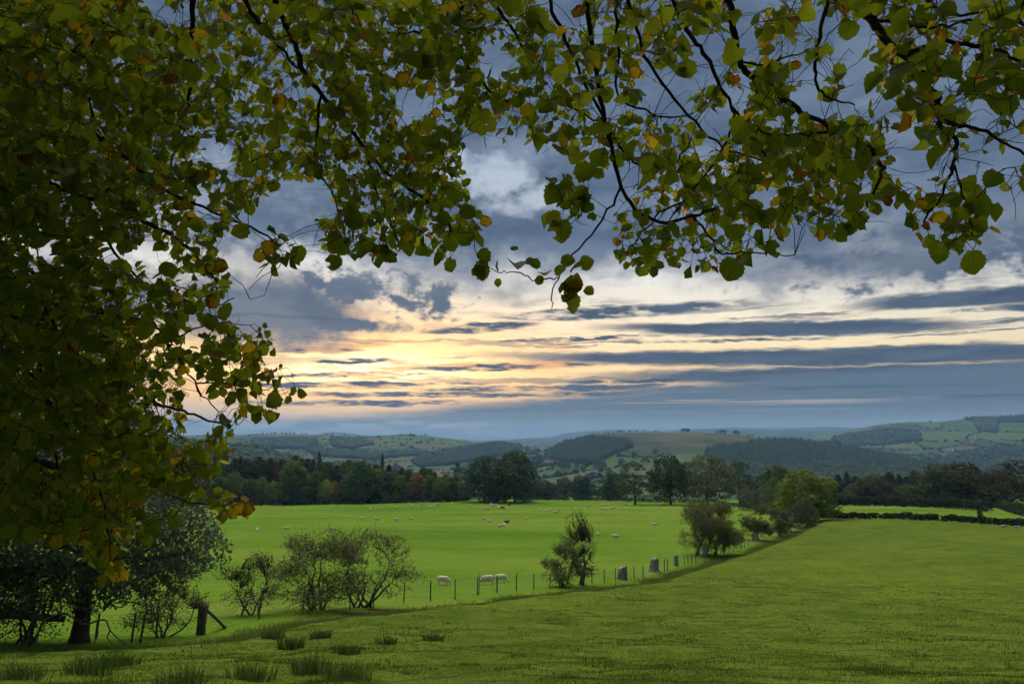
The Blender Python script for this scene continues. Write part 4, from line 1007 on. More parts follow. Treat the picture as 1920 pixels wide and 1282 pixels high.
# ================================================================== sheep
M_wool = newmat('wool'); p_ = objco(); oi = S.tree.nodes.new('ShaderNodeObjectInfo'); n_ = noise(p_, 14., 5, .7)
finish(mixc(sstep(n_, .35, .7), mixc(1.0, S(oi.outputs['Color']), (.75, .72, .68), 'MULTIPLY'), S(oi.outputs['Color'])), .95, bump(n_, .9, .04), spec=.05)
M_face = newmat('sheep_face'); oi = S.tree.nodes.new('ShaderNodeObjectInfo'); finish(mixc(1.0, S(oi.outputs['Color']), (1.05, 1.05, 1.08), 'MULTIPLY'), .8, spec=.1)
def sheep_mesh(pose, seed):
    bm = bmesh.new(); faces_c = []
    def ell(c, r, rotx=0.0, roty=0.0):
        mt = Matrix.Translation(c) @ Matrix.Rotation(roty, 4, 'Y') @ Matrix.Diagonal((*r, 1))
        bmesh.ops.create_uvsphere(bm, u_segments=14, v_segments=9, radius=1.0, matrix=mt)
    def leg(p0, p1, p2, r0, r1):
        for a, b, ra, rb in ((p0, p1, r0, r1 * 1.25), (p1, p2, r1 * 1.2, r1)):
            a = Vector(a); b = Vector(b); d = b - a
            mt = Matrix.Translation((a + b) / 2) @ d.to_track_quat('Z', 'Y').to_matrix().to_4x4()
            bmesh.ops.create_cone(bm, cap_ends=True, segments=8, radius1=ra, radius2=rb, depth=d.length * 1.12, matrix=mt)
    lie = .30 if pose == 'lie' else 0
    ell((0.0, 0, .62 - lie), (.50, .245, .27)); ell((.33, 0, .60 - lie), (.24, .215, .265)); ell((-.34, 0, .62 - lie), (.25, .235, .26)); ell((-.02, 0, .50 - lie), (.36, .20, .17))
    ell((-.60, 0, .58 - lie), (.05, .06, .13))            # tail
    if pose == 'graze':
        ell((.52, 0, .52), (.20, .13, .14), roty=.75); ell((.64, 0, .36), (.14, .10, .11), roty=1.0)
        head = [(.72, 0, .22), (.17, .075, .085), .95]; ears = [(.64, .12, .33), (.64, -.12, .33)]; muz = [(.79, 0, .11), (.085, .055, .06), .95]
    else:
        ell((.50, 0, .74 - lie), (.19, .12, .15), roty=-.8); ell((.58, 0, .86 - lie), (.12, .09, .12))
        head = [(.68, 0, .93 - lie), (.16, .075, .085), .35]; ears = [(.58, .13, .97 - lie), (.58, -.13, .97 - lie)]; muz = [(.80, 0, .885 - lie), (.08, .05, .055), .35]
    ell(head[0], head[1], roty=head[2]); ell(muz[0], muz[1], roty=muz[2])
    for e_ in ears: ell(e_, (.035, .075, .03))
    if not lie:
        for s in (-1, 1):
            leg((.32, s * .12, .45), (.34, s * .12, .24), (.32, s * .12, -.01), .075, .034)
            leg((-.36, s * .13, .48), (-.43, s * .13, .25), (-.38, s * .13, -.01), .095, .036)
    else:
        for s in (-1, 1):
            leg((.30, s * .15, .18), (.42, s * .18, .06), (.28, s * .2, .04), .07, .035); leg((-.30, s * .18, .16), (-.20, s * .26, .07), (-.38, s * .26, .05), .08, .035)
    me = bpy.data.meshes.new('sheep_src'); bm.to_mesh(me); bm.free()
    o = bpy.data.objects.new('sheep_src', me); col.objects.link(o)
    r = o.modifiers.new('r', 'REMESH'); r.mode = 'VOXEL'; r.voxel_size = .026
    sm_ = o.modifiers.new('s', 'SMOOTH'); sm_.iterations = 3; sm_.factor = .5
    dg = bpy.context.evaluated_depsgraph_get(); out = bpy.data.meshes.new_from_object(o.evaluated_get(dg)); out.name = 'sheep_' + pose
    bpy.data.objects.remove(o); bpy.data.meshes.remove(me)
    out.materials.clear(); out.materials.append(M_wool); out.materials.append(M_face)
    H = Vector(head[0]); Mz = Vector(muz[0])
    for p in out.polygons:
        c = p.center; p.use_smooth = True
        p.material_index = 1 if ((c - H).length < .15 or (c - Mz).length < .14 or (c.z < .30 and not lie and c.x < .5)) else 0
    return out
SH = {k: sheep_mesh(k, 1) for k in ('graze', 'stand', 'lie')}
WH = (.74, .65, .51); DKB = (.085, .055, .04)
def sheep(px, py, pose, deg, label, colr=WH, s=1.15, group='sheep grazing in the field'):
    b = hit(px, py); o = ob('sheep', SH[pose], None, b - np.array((0, 0, .06))); o.rotation_euler = (0, 0, R(deg)); o.scale = (s, s, s)
    g = random.Random(int(px * 13 + py)); q = g.uniform(.88, 1.12); o.color = tuple(c * q for c in colr) + (1,)
    tag(o, label, 'sheep', group)
sheep(831, 1096, 'graze', -15, 'woolly white sheep grazing by the fence with its head to the right', s=.88)
sheep(914, 1096, 'graze', 190, 'white sheep behind the fence grazing with its head to the left', s=.92)
sheep(939, 1092, 'graze', 20, 'white sheep behind the fence stake, rump towards its neighbour', s=.85)
mid = [(482, 997, 'graze', -70, 'lone white sheep furthest left in the field'), (538, 994, 'graze', 200, 'second white sheep from the left, facing left'), (619, 995, 'graze', 10, 'white sheep just above the top of the dense hawthorn'), (678, 975, 'graze', 0, 'leftmost sheep of the five in a loose middle line'), (706, 976, 'graze', 5, 'second sheep of the five in a loose middle line'), (717, 984, 'graze', -80, 'sheep standing lowest of the loose middle group'),
       (743, 977, 'graze', -5, 'plump sheep in the loose middle line, facing right'), (771, 975, 'graze', 205, 'sheep at the right end of the loose middle line, facing left'), (907, 975, 'graze', 0, 'greyish sheep heading the pair right of centre'), (916, 978, 'lie', 0, 'sheep lying close behind the greyish sheep'), (938, 990, 'graze', 195, 'white sheep at the front of the trio with a brown sheep'), (946, 987, 'graze', -75, 'white sheep in the middle of the trio with a brown sheep'),
       (987, 975, 'graze', 0, 'lone sheep right of the trio with the brown sheep'), (1121, 1006, 'graze', 85, 'lone sheep seen from behind, right of the tall slim hawthorn'), (1154, 1010, 'graze', -25, 'lone sheep above the squat stump'), (1226, 987, 'graze', -10, 'lone sheep right of centre below the field oaks')]
for (x, y, p, d, lab) in mid: sheep(x, y, p, d, lab, s=.92)
sheep(950, 982, 'stand', 15, 'dark brown sheep in the trio', DKB, .92)
farL = [(695, 955), (704, 958), (713, 953), (742, 954), (771, 951), (773, 948), (789, 947), (790, 952), (806, 953), (813, 950), (819, 948), (848, 947)]
farM = [(882, 949), (884, 951), (909, 956), (914, 956), (921, 948), (923, 950), (929, 948), (935, 954), (952, 956), (983, 952)]
farR = [(1013, 958), (1023, 959), (1033, 959), (1042, 961), (1048, 958), (1093, 950), (1104, 951), (1128, 949), (1128, 956), (1137, 955), (1138, 948), (1148, 948), (1149, 955), (1181, 949), (1234, 947), (1237, 948)]
farE = [(1366, 948), (1371, 949), (1382, 949), (1408, 949)]
gr = random.Random(3)
for grp, where in ((farL, 'below the left wood'), (farM, 'below the great oaks'), (farR, 'between great oaks and field oaks'), (farE, 'by the grey bushes')):
    for i, (x, y) in enumerate(grp):
        sheep(x, y, gr.choice(['graze', 'graze', 'graze', 'stand', 'lie']), gr.choice([0, 180, 20, 200, -60, 100]) + gr.uniform(-20, 20), '%s small white sheep from the left, far off %s' % (ORD[i], where), s=1.0, group='far sheep ' + where)
sheep(942, 954, 'graze', 10, 'far brown sheep just below the great oaks', DKB, 1.0); sheep(955, 947, 'lie', 10, 'small far brown sheep lying under the great oaks', DKB, 1.0)
sheep(1880, 988, 'lie', 5, 'pale sheep lying under the near hedge, left of two', (.40, .41, .42), .8); sheep(1906, 990, 'lie', -5, 'pale sheep lying under the near hedge at the right edge', (.40, .41, .42), .8)

# ================================================================== grass
def blade_mesh(name, label, X, Y, h, w, C, g, lean=.5, z0=None, bend=True):
    n = len(X); Z = height(X, Y) if z0 is None else z0
    a = g.uniform(0, 6.283, n); dx, dy = np.cos(a), np.sin(a); b = g.uniform(0, 6.283, n); lx, ly = np.cos(b) * h * lean * g.random(n), np.sin(b) * h * lean * g.random(n)
    P0 = np.stack([X - dx * w, Y - dy * w, Z - .02], 1); P1 = np.stack([X + dx * w, Y + dy * w, Z - .02], 1); P2 = np.stack([X + lx, Y + ly, Z + h], 1)
    V = np.stack([P0, P1, P2], 1).reshape(-1, 3); T = np.arange(3 * n).reshape(n, 3)
    return V, T, np.repeat(C, 3, axis=0)
g = srnd(90); N0 = 460000
r_ = np.exp(g.uniform(math.log(5.0), math.log(100), N0)); a_ = g.uniform(-R(44), R(44), N0); X, Y = r_ * np.sin(a_), r_ * np.cos(a_)
sd0 = fence_sd(X, Y); nearm = sd0 > -.2
keep = nearm | (g.random(N0) < .30); keep &= g.random(N0) > sm(r_, 45, 100)
X, Y, r_, sd0 = X[keep], Y[keep], r_[keep], sd0[keep]; nearm = sd0 > -.2; n = len(X)
pt = fbm(X / 1.3, Y / 1.3, 81, 3); pt2 = fbm(X / 6., Y / 6., 83, 3)
clump = sm(fbm(X / .9 + 40, Y / 1.5, 87, 3), .12, .42)
hgt = (.028 + .05 * np.clip(pt + .2, 0, 1.2) + .045 * clump * nearm) * g.uniform(.5, 1.4, n) * np.where(nearm, 1, .6) * .8; wd = np.maximum(.0035, .00045 * r_) * g.uniform(.7, 1.4, n)
c0 = np.array((.076, .122, .016)); c1 = np.array((.136, .190, .026)); c2 = np.array((.20, .195, .06)); cf = np.array((.128, .222, .026))
t = np.clip(.5 + pt2 * .9 + g.normal(0, .25, n), 0, 1)[:, None]; C = c0 * (1 - t) + c1 * t
C = C * (1 - .22 * clump[:, None]); dry = (g.random(n) < .06)[:, None]; C = np.where(dry, c2, C); C = np.where(nearm[:, None], C, cf * g.uniform(.75, 1.15, (n, 1)))
V, T, CC = blade_mesh('grass', '', X, Y, hgt, wd, C, g)
tag(mk('grass', V, [T], M['blade'], attrs={'col': CC}), 'short tussocky pasture grass', 'grass', kind='stuff')
# rank grass along the fence
n = 70000; s_ = g.uniform(0, 1, n) ** 1.0; L = np.concatenate(([0], np.cumsum(np.linalg.norm(np.diff(_path, axis=0), axis=1)))); q = s_ ** 1.6 * L[-1]
X = np.interp(q, L, _path[:, 0]) + g.normal(0, .75, n) + .35; Y = np.interp(q, L, _path[:, 1]) + g.normal(0, .75, n) - .35; r_ = np.hypot(X, Y)
pt = fbm(X / 1.8, Y / 1.8, 85, 3); k = pt > -.35; X, Y, r_, pt = X[k], Y[k], r_[k], pt[k]; n = len(X)
hgt = (.12 + .18 * np.clip(pt + .4, 0, 1)) * g.uniform(.5, 1.3, n) * (1 - .55 * sm(r_, 40, 110)); wd = np.maximum(.004, .0004 * r_) * g.uniform(.7, 1.4, n)
t = np.clip(.22 + pt + g.normal(0, .3, n), 0, 1)[:, None]; C = np.array((.118, .172, .030)) * (1 - t) + np.array((.20, .17, .065)) * t
V, T, CC = blade_mesh('rank_grass', '', X, Y, hgt, wd, C, g, .7)
tag(mk('rank_grass', V, [T], M['blade'], attrs={'col': CC}), 'long brownish grass growing along the wire fence', 'grass', kind='stuff')
# rush tufts in the near pasture
for i, (x, y, hh, lab) in enumerate([(165, 1262, .75, 'tall dark rush tuft in the lower left, beneath the trunk'), (200, 1252, .7, 'rush tuft right of the tall one in the lower left'), (232, 1246, .5, 'small rush tuft below the arching dead branch'), (512, 1196, .6, 'rush tuft below the small thin hawthorn'), (545, 1216, .9, 'broad rush tuft below the dense hawthorn, left one'), (600, 1196, .7, 'broad rush tuft below the dense hawthorn, right one'), (650, 1226, .6, 'rush tuft below the twiggy hawthorn'), (722, 1216, .55, 'narrow rush tuft right of the broad ones'), (812, 1200, .5, 'rightmost rush tuft of the near pasture'),
        (585, 1262, 1.0, 'big dark rush clump at the bottom, left of centre'), (655, 1275, .9, 'dark rush clump cut by the bottom edge, left of centre'), (470, 1275, .8, 'rush clump at the bottom below the gate post'), (345, 1282, .8, 'rush clump in the bottom left at the frame edge'), (40, 1272, .6, 'rush clump in the bottom left corner')]):
    b = hit(x, y); rr = math.hypot(b[0], b[1]); gg = srnd(500 + i); n = 280; hh = hh * min(1.0, rr / 15) * .44
    X = np.clip(gg.normal(0, 1, n), -1.7, 1.7) * (.15 + hh * .10); Y = np.clip(gg.normal(0, 1, n), -1.7, 1.7) * .14; Z = height(X + b[0], Y + b[1]) - b[2]
    h_ = hh * gg.uniform(.4, 1.1, n); out = np.stack([X, Y], 1) * 1.1; w = np.full(n, max(.004, .0004 * rr))
    a = gg.uniform(0, 6.283, n); d = np.stack([np.cos(a), np.sin(a)], 1) * w[:, None]
    lx = out * (h_ * .9)[:, None] / .35 * .5 + gg.normal(0, .05, (n, 2))
    P = [np.stack([X - d[:, 0], Y - d[:, 1], Z - .03], 1), np.stack([X + d[:, 0], Y + d[:, 1], Z - .03], 1),
         np.stack([X + lx[:, 0] * .35 + d[:, 0] * .8, Y + lx[:, 1] * .35 + d[:, 1] * .8, Z + h_ * .6], 1), np.stack([X + lx[:, 0] * .35 - d[:, 0] * .8, Y + lx[:, 1] * .35 - d[:, 1] * .8, Z + h_ * .6], 1), np.stack([X + lx[:, 0], Y + lx[:, 1], Z + h_], 1)]
    V = np.stack(P, 1).reshape(-1, 3); k = np.arange(n)[:, None] * 5
    C = np.repeat(np.array((.056, .092, .020)) * gg.uniform(.7, 1.6, (n, 1)), 5, axis=0)
    o = mk('rush_tuft', V, [k + np.array((0, 1, 2, 3)), k + np.array((3, 2, 4))], M['blade'], attrs={'col': C}); o.location = b; tag(o, lab, 'rushes', 'rush tufts')

# ================================================================== the overhanging tree
M_leaf = newmat('hazel_leaf')
lc = attr('leafcol'); age = attr('age', False); lu = attr('lu', False); lv = attr('lv', False)
au = mth('ABSOLUTE', lu)
vein = mth('ABSOLUTE', mth('FRACT', (lv - au * 0.55) * 6.5) - 0.5)
vmask = mx(sstep(vein, .11, .02), sstep(au, .07, .015)) * 0.6
nz = noise(comb(lu * 2.4, lv * 2.4), 1.0, 4, .65) if False else noise(objco(), 38.0, 4, .65)
rimm = sstep(au + (nz - .5) * 1.3, .95, .55, 1.0, 0.0)
brown = sstep(age * 1.25 + (nz - .5) * 1.2 + rimm * age * .7, .92, 1.15)
lcol = mixc(vmask, lc, mixc(1.0, lc, (.45, .50, .42), 'MULTIPLY'))
lcol = mixc(brown, lcol, (.11, .045, .012))
tcol = mixc(1.0, lcol, (2.1, 1.85, .75), 'MULTIPLY')
finish(lcol, .55, bump(vmask, .35, .004), .60, tcol, .25)
# ---- leaf templates: rounded, toothed, pointed, folded along the midrib and curled
def leaf_template(g, k, rows=6):
    V = []; LU = []; LV = []
    ws = g.uniform(.74, 1.08); fold = g.uniform(.05, .6); curl = g.uniform(-.55, .7); tw = g.uniform(-.35, .35); asym = g.uniform(-.06, .06)
    bite = g.integers(0, 40)
    for i in range(rows):
        t = i / (rows - 1)
        w = .50 * math.sin(math.pi * min(1, t ** .80 * .98 + .015)) ** .62
        if t > .8: w *= 1 - .25 * (t - .8) / .2
        w *= ws
        if i == 0: w = .10
        if i == rows - 1: w = .0
        y = t + (-.07 if i == 1 else 0)
        for s in (-1, 0, 1):
            ww = w * (1 + (.10 if i % 2 else -.05) * (s != 0) + g.normal(0, .035)) * (1 + asym * s)
            if bite < 4 and s == 1 and .45 < t < .7: ww *= .45
            x = s * ww
            z = fold * abs(x) - curl * (t - .25) ** 2 + tw * x * t + g.normal(0, .012)
            V.append((x, y, z)); LU.append(s * 1.0); LV.append(t)
    Q = [(i * 3 + j, i * 3 + j + 1, (i + 1) * 3 + j + 1, (i + 1) * 3 + j) for i in range(rows - 1) for j in (0, 1)]
    return np.array(V), np.array(Q), np.array(LU), np.array(LV)
gL = srnd(2024); TPL = [leaf_template(gL, k) for k in range(16)]; TPH = [leaf_template(gL, k, 13) for k in range(16)]
def leaf_colour(g, n, yel):
    t = g.random(n)[:, None]; c = np.array((.074, .116, .014)) * (1 - t) + np.array((.138, .176, .020)) * t
    y = g.random(n); age = g.uniform(0, .45, n)
    yl = y < yel * .75; c[yl] = np.array((.27, .21, .022)) * g.uniform(.75, 1.2, (yl.sum(), 1)); age[yl] = g.uniform(.35, .85, yl.sum())
    br = y < yel * .08; c[br] = np.array((.20, .11, .022)) * g.uniform(.7, 1.1, (br.sum(), 1)); age[br] = g.uniform(.6, 1.0, br.sum())
    return c, age
# ---- main branches, traced as lines through the air: (photo px, py, metres away)
def P3(px, py, d): v = dirpx(px, py); return v / np.linalg.norm(v) * d
def pl(d0, d1, *pts): return [(x, y, d0 + (d1 - d0) * i / (len(pts) - 1)) for i, (x, y) in enumerate(pts)]
BR_ = [ # (root?, r0, r1, points)
 (1, .0115, .006, pl(2.7, 2.4, (1098, -60), (1100, 0), (1112, 100), (1125, 190), (1140, 260), (1163, 345), (1190, 395), (1235, 420), (1300, 408), (1345, 392))),
 (0, .007, .0022, pl(2.45, 2.3, (1163, 345), (1152, 380), (1112, 440), (1060, 490), (1042, 530), (1035, 578))),
 (0, .0035, .0018, pl(2.33, 2.25, (1046, 520), (1020, 527), (990, 520), (965, 508), (940, 515), (905, 497))),
 (1, .010, .004, pl(3.1, 2.8, (1015, -60), (1035, 30), (1065, 75), (1090, 150), (1120, 200), (1150, 260), (1178, 300), (1215, 318), (1262, 318), (1300, 262))),
 (1, .014, .006, pl(3.2, 3.4, (905, -60), (925, 0), (945, 30), (965, 60), (985, 95), (1010, 130))),
 (0, .013, .004, pl(3.3, 3.0, (790, 62), (845, 80), (880, 130), (905, 160), (940, 188), (960, 190), (1000, 175), (1060, 195), (1110, 222), (1160, 240))),
 (1, .008, .003, pl(2.9, 2.7, (1145, -50), (1158, 50), (1160, 110), (1150, 170), (1190, 205), (1260, 225), (1300, 215))),
 (1, .010, .004, pl(3.4, 3.0, (1165, -60), (1180, 10), (1195, 70), (1225, 140), (1280, 200), (1330, 262), (1380, 290), (1450, 300))),
 (1, .015, .005, pl(2.9, 2.5, (1355, -60), (1364, 0), (1381, 67), (1384, 114), (1407, 144), (1448, 174), (1495, 205), (1542, 235), (1575, 248), (1602, 262), (1629, 278), (1649, 305), (1659, 322), (1640, 355), (1622, 382))),
 (1, .020, .004, pl(2.9, 2.4, (1560, -50), (1595, 0), (1615, 13), (1636, 44), (1659, 74), (1693, 101), (1723, 131), (1750, 171), (1763, 201), (1763, 228), (1790, 258), (1793, 285), (1783, 322), (1763, 372), (1730, 419))),
 (0, .011, .005, pl(2.75, 2.6, (1689, 99), (1743, 84), (1803, 80), (1850, 87), (1890, 104), (1940, 130))),
 (0, .009, .005, pl(2.85, 2.8, (1632, 44), (1676, 40), (1713, 50), (1760, 54), (1830, 40))),
 (0, .009, .004, pl(2.55, 2.5, (1763, 228), (1810, 235), (1847, 245), (1890, 270), (1930, 300))),
 (1, .011, .003, pl(3.1, 2.7, (1245, -50), (1280, 44), (1300, 74), (1330, 104), (1340, 151), (1374, 201), (1381, 228), (1360, 268), (1320, 332), (1280, 379), (1250, 420))),
 (0, .006, .002, pl(2.85, 2.6, (1374, 201), (1414, 248), (1441, 302), (1481, 352), (1515, 386), (1575, 408))),
 (0, .007, .004, pl(2.55, 2.6, (1562, 246), (1515, 248), (1468, 258), (1431, 248), (1400, 240))),
 (0, .005, .002, pl(2.45, 2.4, (1790, 310), (1803, 362), (1817, 402), (1822, 445))),
 (1, .011, .004, pl(3.3, 3.0, (1560, -50), (1555, 10), (1535, 67), (1528, 121), (1528, 161), (1558, 188), (1600, 196))),
 (0, .008, .003, pl(2.85, 2.9, (1384, 114), (1434, 124), (1475, 104), (1515, 97))),
 (1, .010, .004, pl(3.6, 3.4, (1700, -50), (1740, 10), (1800, 30), (1870, 20), (1930, 60))),
 (0, .006, .002, pl(2.6, 2.4, (1280, 379), (1240, 395), (1200, 440), (1175, 470), (1160, 485))),
 (0, .006, .002, pl(2.45, 2.4, (1300, 408), (1330, 440), (1350, 480), (1400, 470), (1440, 478), (1490, 478))),
 (1, .016, .006, pl(3.4, 3.6, (360, -60), (362, 17), (356, 100), (357, 168), (350, 230))),
 (1, .017, .005, pl(3.2, 2.9, (500, -60), (520, 17), (543, 60), (563, 107), (567, 141), (604, 174), (640, 228), (690, 285), (730, 330), (800, 380), (850, 405), (845, 470))),
 (1, .012, .006, pl(3.0, 2.9, (440, -50), (470, 30), (503, 57), (527, 94), (557, 131))),
 (1, .018, .006, pl(4.0, 3.5, (-60, 90), (60, 150), (127, 215), (188, 262), (235, 292), (268, 322), (288, 352), (329, 366), (400, 400), (470, 425), (530, 460))),
 (0, .008, .004, pl(3.6, 3.5, (288, 352), (319, 322), (325, 285), (350, 240))),
 (0, .010, .006, pl(4.0, 3.8, (171, 60), (171, 127), (168, 188), (181, 242), (198, 268))),
 (1, .012, .004, pl(3.9, 3.4, (620, -50), (640, 60), (700, 66), (780, 60), (845, 78))),
 (0, .008, .003, pl(3.0, 2.9, (604, 174), (590, 258), (600, 330), (640, 385), (625, 430))),
 (0, .008, .003, pl(2.95, 2.8, (690, 285), (700, 350), (740, 420), (750, 470))),
 (1, .015, .005, pl(3.9, 3.2, (-60, 300), (60, 330), (160, 370), (240, 400), (302, 430), (335, 450), (369, 480), (389, 510), (416, 534))),
 (1, .016, .006, pl(4.2, 3.6, (-60, 560), (34, 598), (84, 611), (127, 631), (201, 661), (235, 705), (268, 745), (302, 762), (329, 765), (376, 782), (430, 800))),
 (0, .011, .003, pl(3.9, 3.2, (127, 560), (185, 588), (235, 598), (285, 598), (299, 618), (312, 648), (342, 682), (366, 718), (379, 742), (413, 772))),
 (0, .006, .002, pl(3.3, 3.1, (312, 640), (380, 610), (430, 600), (480, 620))),
 (0, .006, .002, pl(3.2, 3.0, (366, 718), (430, 720), (490, 700), (540, 690))),
 (1, .035, .02, pl(3.6, 4.2, (-60, 700), (0, 779), (20, 806), (34, 839), (54, 859), (110, 880), (170, 870))),
 (0, .012, .003, pl(3.8, 3.4, (20, 480), (80, 560), (120, 660), (200, 800), (260, 890), (330, 940), (420, 950))),
 (0, .011, .003, pl(3.7, 3.2, (0, 620), (100, 760), (180, 880), (200, 980), (205, 1050))),
 (0, .010, .003, pl(3.9, 3.5, (60, 600), (90, 760), (110, 900), (120, 1000))),
 (0, .010, .003, pl(4.0, 3.7, (10, 100), (40, 260), (60, 420), (90, 560))),
 (0, .010, .003, pl(3.8, 3.3, (160, 370), (200, 460), (260, 530), (330, 560), (400, 580), (440, 560))),
]
TRUNK = np.array((-2.6, -1.9)); TZ = float(height(*TRUNK))
tree = empty('hazel_tree', (TRUNK[0], TRUNK[1], TZ)); tag(tree, 'overhanging broadleaf tree with rounded green and yellowing leaves framing the view', 'tree')
T0 = np.array((TRUNK[0], TRUNK[1], TZ))
gB = srnd(321)
tb = MB(); fork = T0 + (0.25, .2, 3.1)
tb.tube(np.array([T0 + (0, 0, -.3), T0 + (0, 0, .15), T0 + (.05, .05, 1.2), T0 + (.12, .1, 2.2), fork]), [.34, .24, .19, .17, .15], 10); 
tb.obj('trunk', M['bark'], tree, smooth=True).location = -T0
nodes = []  # skeleton nodes that twigs can start from
def smooth_path(P, k=4):
    P = np.array(P); t = np.arange(len(P)); tt = np.linspace(0, len(P) - 1, (len(P) - 1) * k + 1); Q_ = np.stack([np.interp(tt, t, P[:, i]) for i in range(3)], 1)
    for _ in range(3): Q_[1:-1] = (Q_[:-2] + 2 * Q_[1:-1] + Q_[2:]) / 4
    j = gB.normal(0, .004, Q_.shape); j[0] = 0; return Q_ + j
for root, r0, r1, pts in BR_:
    P = [P3(*p) for p in pts]
    if root:   # carried by a limb that arches over from the fork behind the viewpoint, outside the view
        a = P[0]; up = np.array((0, 0, 1.0))
        b1 = a + (a - P[1]) / np.linalg.norm(a - P[1]) * .45 + up * .25
        if a[0] < -2.2: b1 = a + np.array((-.5, -.35, .35))
        m1 = (b1 + fork) / 2 + up * .55
        P = [fork, (fork * .6 + m1 * .4) + up * .2, m1, b1] + P
        Q_ = smooth_path(P); n0 = 16; rad = np.concatenate([np.linspace(.06, r0 * 1.15, n0), np.linspace(r0 * 1.15, r1, len(Q_) - n0)])
        nodes += [q for q in Q_[12:]]
    else:
        Q_ = smooth_path(P)
        if nodes:   # join on to the nearest point of an earlier branch
            K = np.array(nodes); d = np.linalg.norm(K - Q_[0], axis=1); k = int(np.argmin(d))
            if .03 < d[k] < 1.2: Q_ = np.concatenate([np.linspace(K[k], Q_[0], 5)[:-1] + 0, Q_])
        rad = np.linspace(r0, r1, len(Q_)); nodes += list(Q_)
    tb = MB(); tb.tube(Q_ - T0, rad * .78 * (1 + gB.normal(0, .06, len(Q_))), 6); tb.obj('branch', M['twig'], tree, smooth=True)
# ---- where leaves hang: volumes of air, given as the patch of view they fill and a range of distances
REG = [ # polygon, leaves, near, far, yellow share
 ([(-60, -60), (560, -60), (600, 100), (590, 200), (560, 320), (500, 350), (440, 420), (400, 470), (430, 530), (400, 580), (470, 630), (500, 690), (470, 740), (440, 800), (425, 860), (370, 900), (430, 950), (350, 950), (330, 985), (240, 1010), (150, 1010), (60, 1000), (-60, 1010)], 2700, 2.6, 6.4, .13),
 ([(-60, -60), (330, -60), (330, 250), (250, 500), (260, 760), (200, 900), (-60, 950)], 1500, 2.8, 7.0, .05),
 ([(0, 820), (420, 860), (440, 950), (330, 985), (240, 1020), (225, 1075), (190, 1080), (150, 1010), (60, 1000), (0, 1000)], 240, 3.2, 5.0, .5),
 ([(540, -60), (900, -60), (905, 60), (880, 200), (860, 300), (880, 370), (905, 410), (850, 470), (840, 500), (820, 470), (760, 490), (690, 480), (620, 480), (590, 420), (640, 390), (610, 330), (560, 330), (590, 200)], 900, 2.3, 4.6, .16),
 ([(860, -60), (1160, -60), (1190, 160), (1180, 280), (1110, 330), (1070, 290), (1010, 260), (930, 300), (890, 260), (870, 200)], 330, 2.2, 4.2, .12),
 ([(1160, -60), (1980, -60), (1980, 330), (1880, 350), (1830, 260), (1760, 300), (1690, 330), (1660, 400), (1560, 440), (1480, 420), (1420, 480), (1300, 515), (1250, 480), (1170, 480), (1150, 400), (1200, 380), (1190, 330), (1170, 200)], 860, 2.1, 4.4, .17),
 ([(1220, 20), (1560, 20), (1640, 300), (1450, 420), (1290, 400), (1250, 230)], 300, 2.4, 4.6, .2),
 ([(1030, 330), (1110, 320), (1115, 400), (1085, 435), (1040, 430)], 16, 2.2, 2.7, .15),
 ([(1690, 330), (1770, 330), (1860, 350), (1855, 440), (1820, 478), (1760, 465), (1720, 450), (1690, 400)], 46, 2.3, 3.0, .25),
 ([(1150, 440), (1250, 440), (1300, 500), (1200, 505), (1160, 480)], 22, 2.3, 2.9, .2),
 ([(460, 425), (570, 430), (565, 500), (490, 500)], 14, 2.2, 2.8, .4),
 ([(470, 590), (500, 600), (515, 655), (480, 650)], 9, 3.0, 3.4, .05),
 ([(480, 680), (560, 690), (565, 730), (510, 780), (470, 770)], 22, 2.9, 3.4, .5),
 ([(410, 930), (465, 930), (462, 965), (420, 962)], 10, 3.0, 3.4, .7),
]
gC = srnd(99); LP = []; LY = []
for poly, n, d0, d1, yel in REG:
    n = int(n * ((2.9 if poly[0][0] < 500 else (2.3 if poly[0][0] < 600 else 2.05)) if n > 60 else 1.7))
    P = np.array(poly, float); lo, hi = P.min(0), P.max(0); got = 0
    while got < n:
        x = gC.uniform(lo[0], hi[0], 4 * n); y = gC.uniform(lo[1], hi[1], 4 * n); ok = in_poly(x, y, P)
        ok &= fbm(x / 95., y / 95., 7, 3) + .5 * fbm(x / 40., y / 40., 9, 2) > (-9 if n < 120 else (-.42 if lo[0] < 0 else -.20))
        x, y = x[ok][:n - got], y[ok][:n - got]; got += len(x); d = gC.uniform(d0 ** .5, d1 ** .5, len(x)) ** 2
        LP += [P3(a, b, c) for a, b, c in zip(x, y, d)]; LY += [yel] * len(x)
# explicit leaves of the tip that hangs into the open sky
TIP = [(890, 500, 2.3, .07), (920, 482, 2.32, .07), (985, 488, 2.3, .06), (1022, 512, 2.3, .07), (1052, 486, 2.3, .07), (1090, 498, 2.3, .07), (1072, 545, 2.3, .09), (1050, 536, 2.3, .06), (1030, 345, 2.36, .07), (1062, 425, 2.36, .08), (1098, 365, 2.4, .07), (1030, 400, 2.36, .08), (906, 490, 2.3, .095), (965, 494, 2.3, .10), (932, 500, 2.3, .06), (1000, 502, 2.3, .055), (1042, 500, 2.3, .06), (1075, 503, 2.28, .10), (1062, 522, 2.3, .085), (1060, 552, 2.3, .10), (1082, 552, 2.28, .085), (1095, 543, 2.26, .05), (1005, 520, 2.3, .045), (960, 470, 2.28, .04), (935, 522, 2.3, .04), (1045, 352, 2.35, .10), (1082, 335, 2.35, .105), (1078, 358, 2.4, .06), (1050, 412, 2.35, .11), (1090, 390, 2.4, .09), (1070, 375, 2.38, .06)]
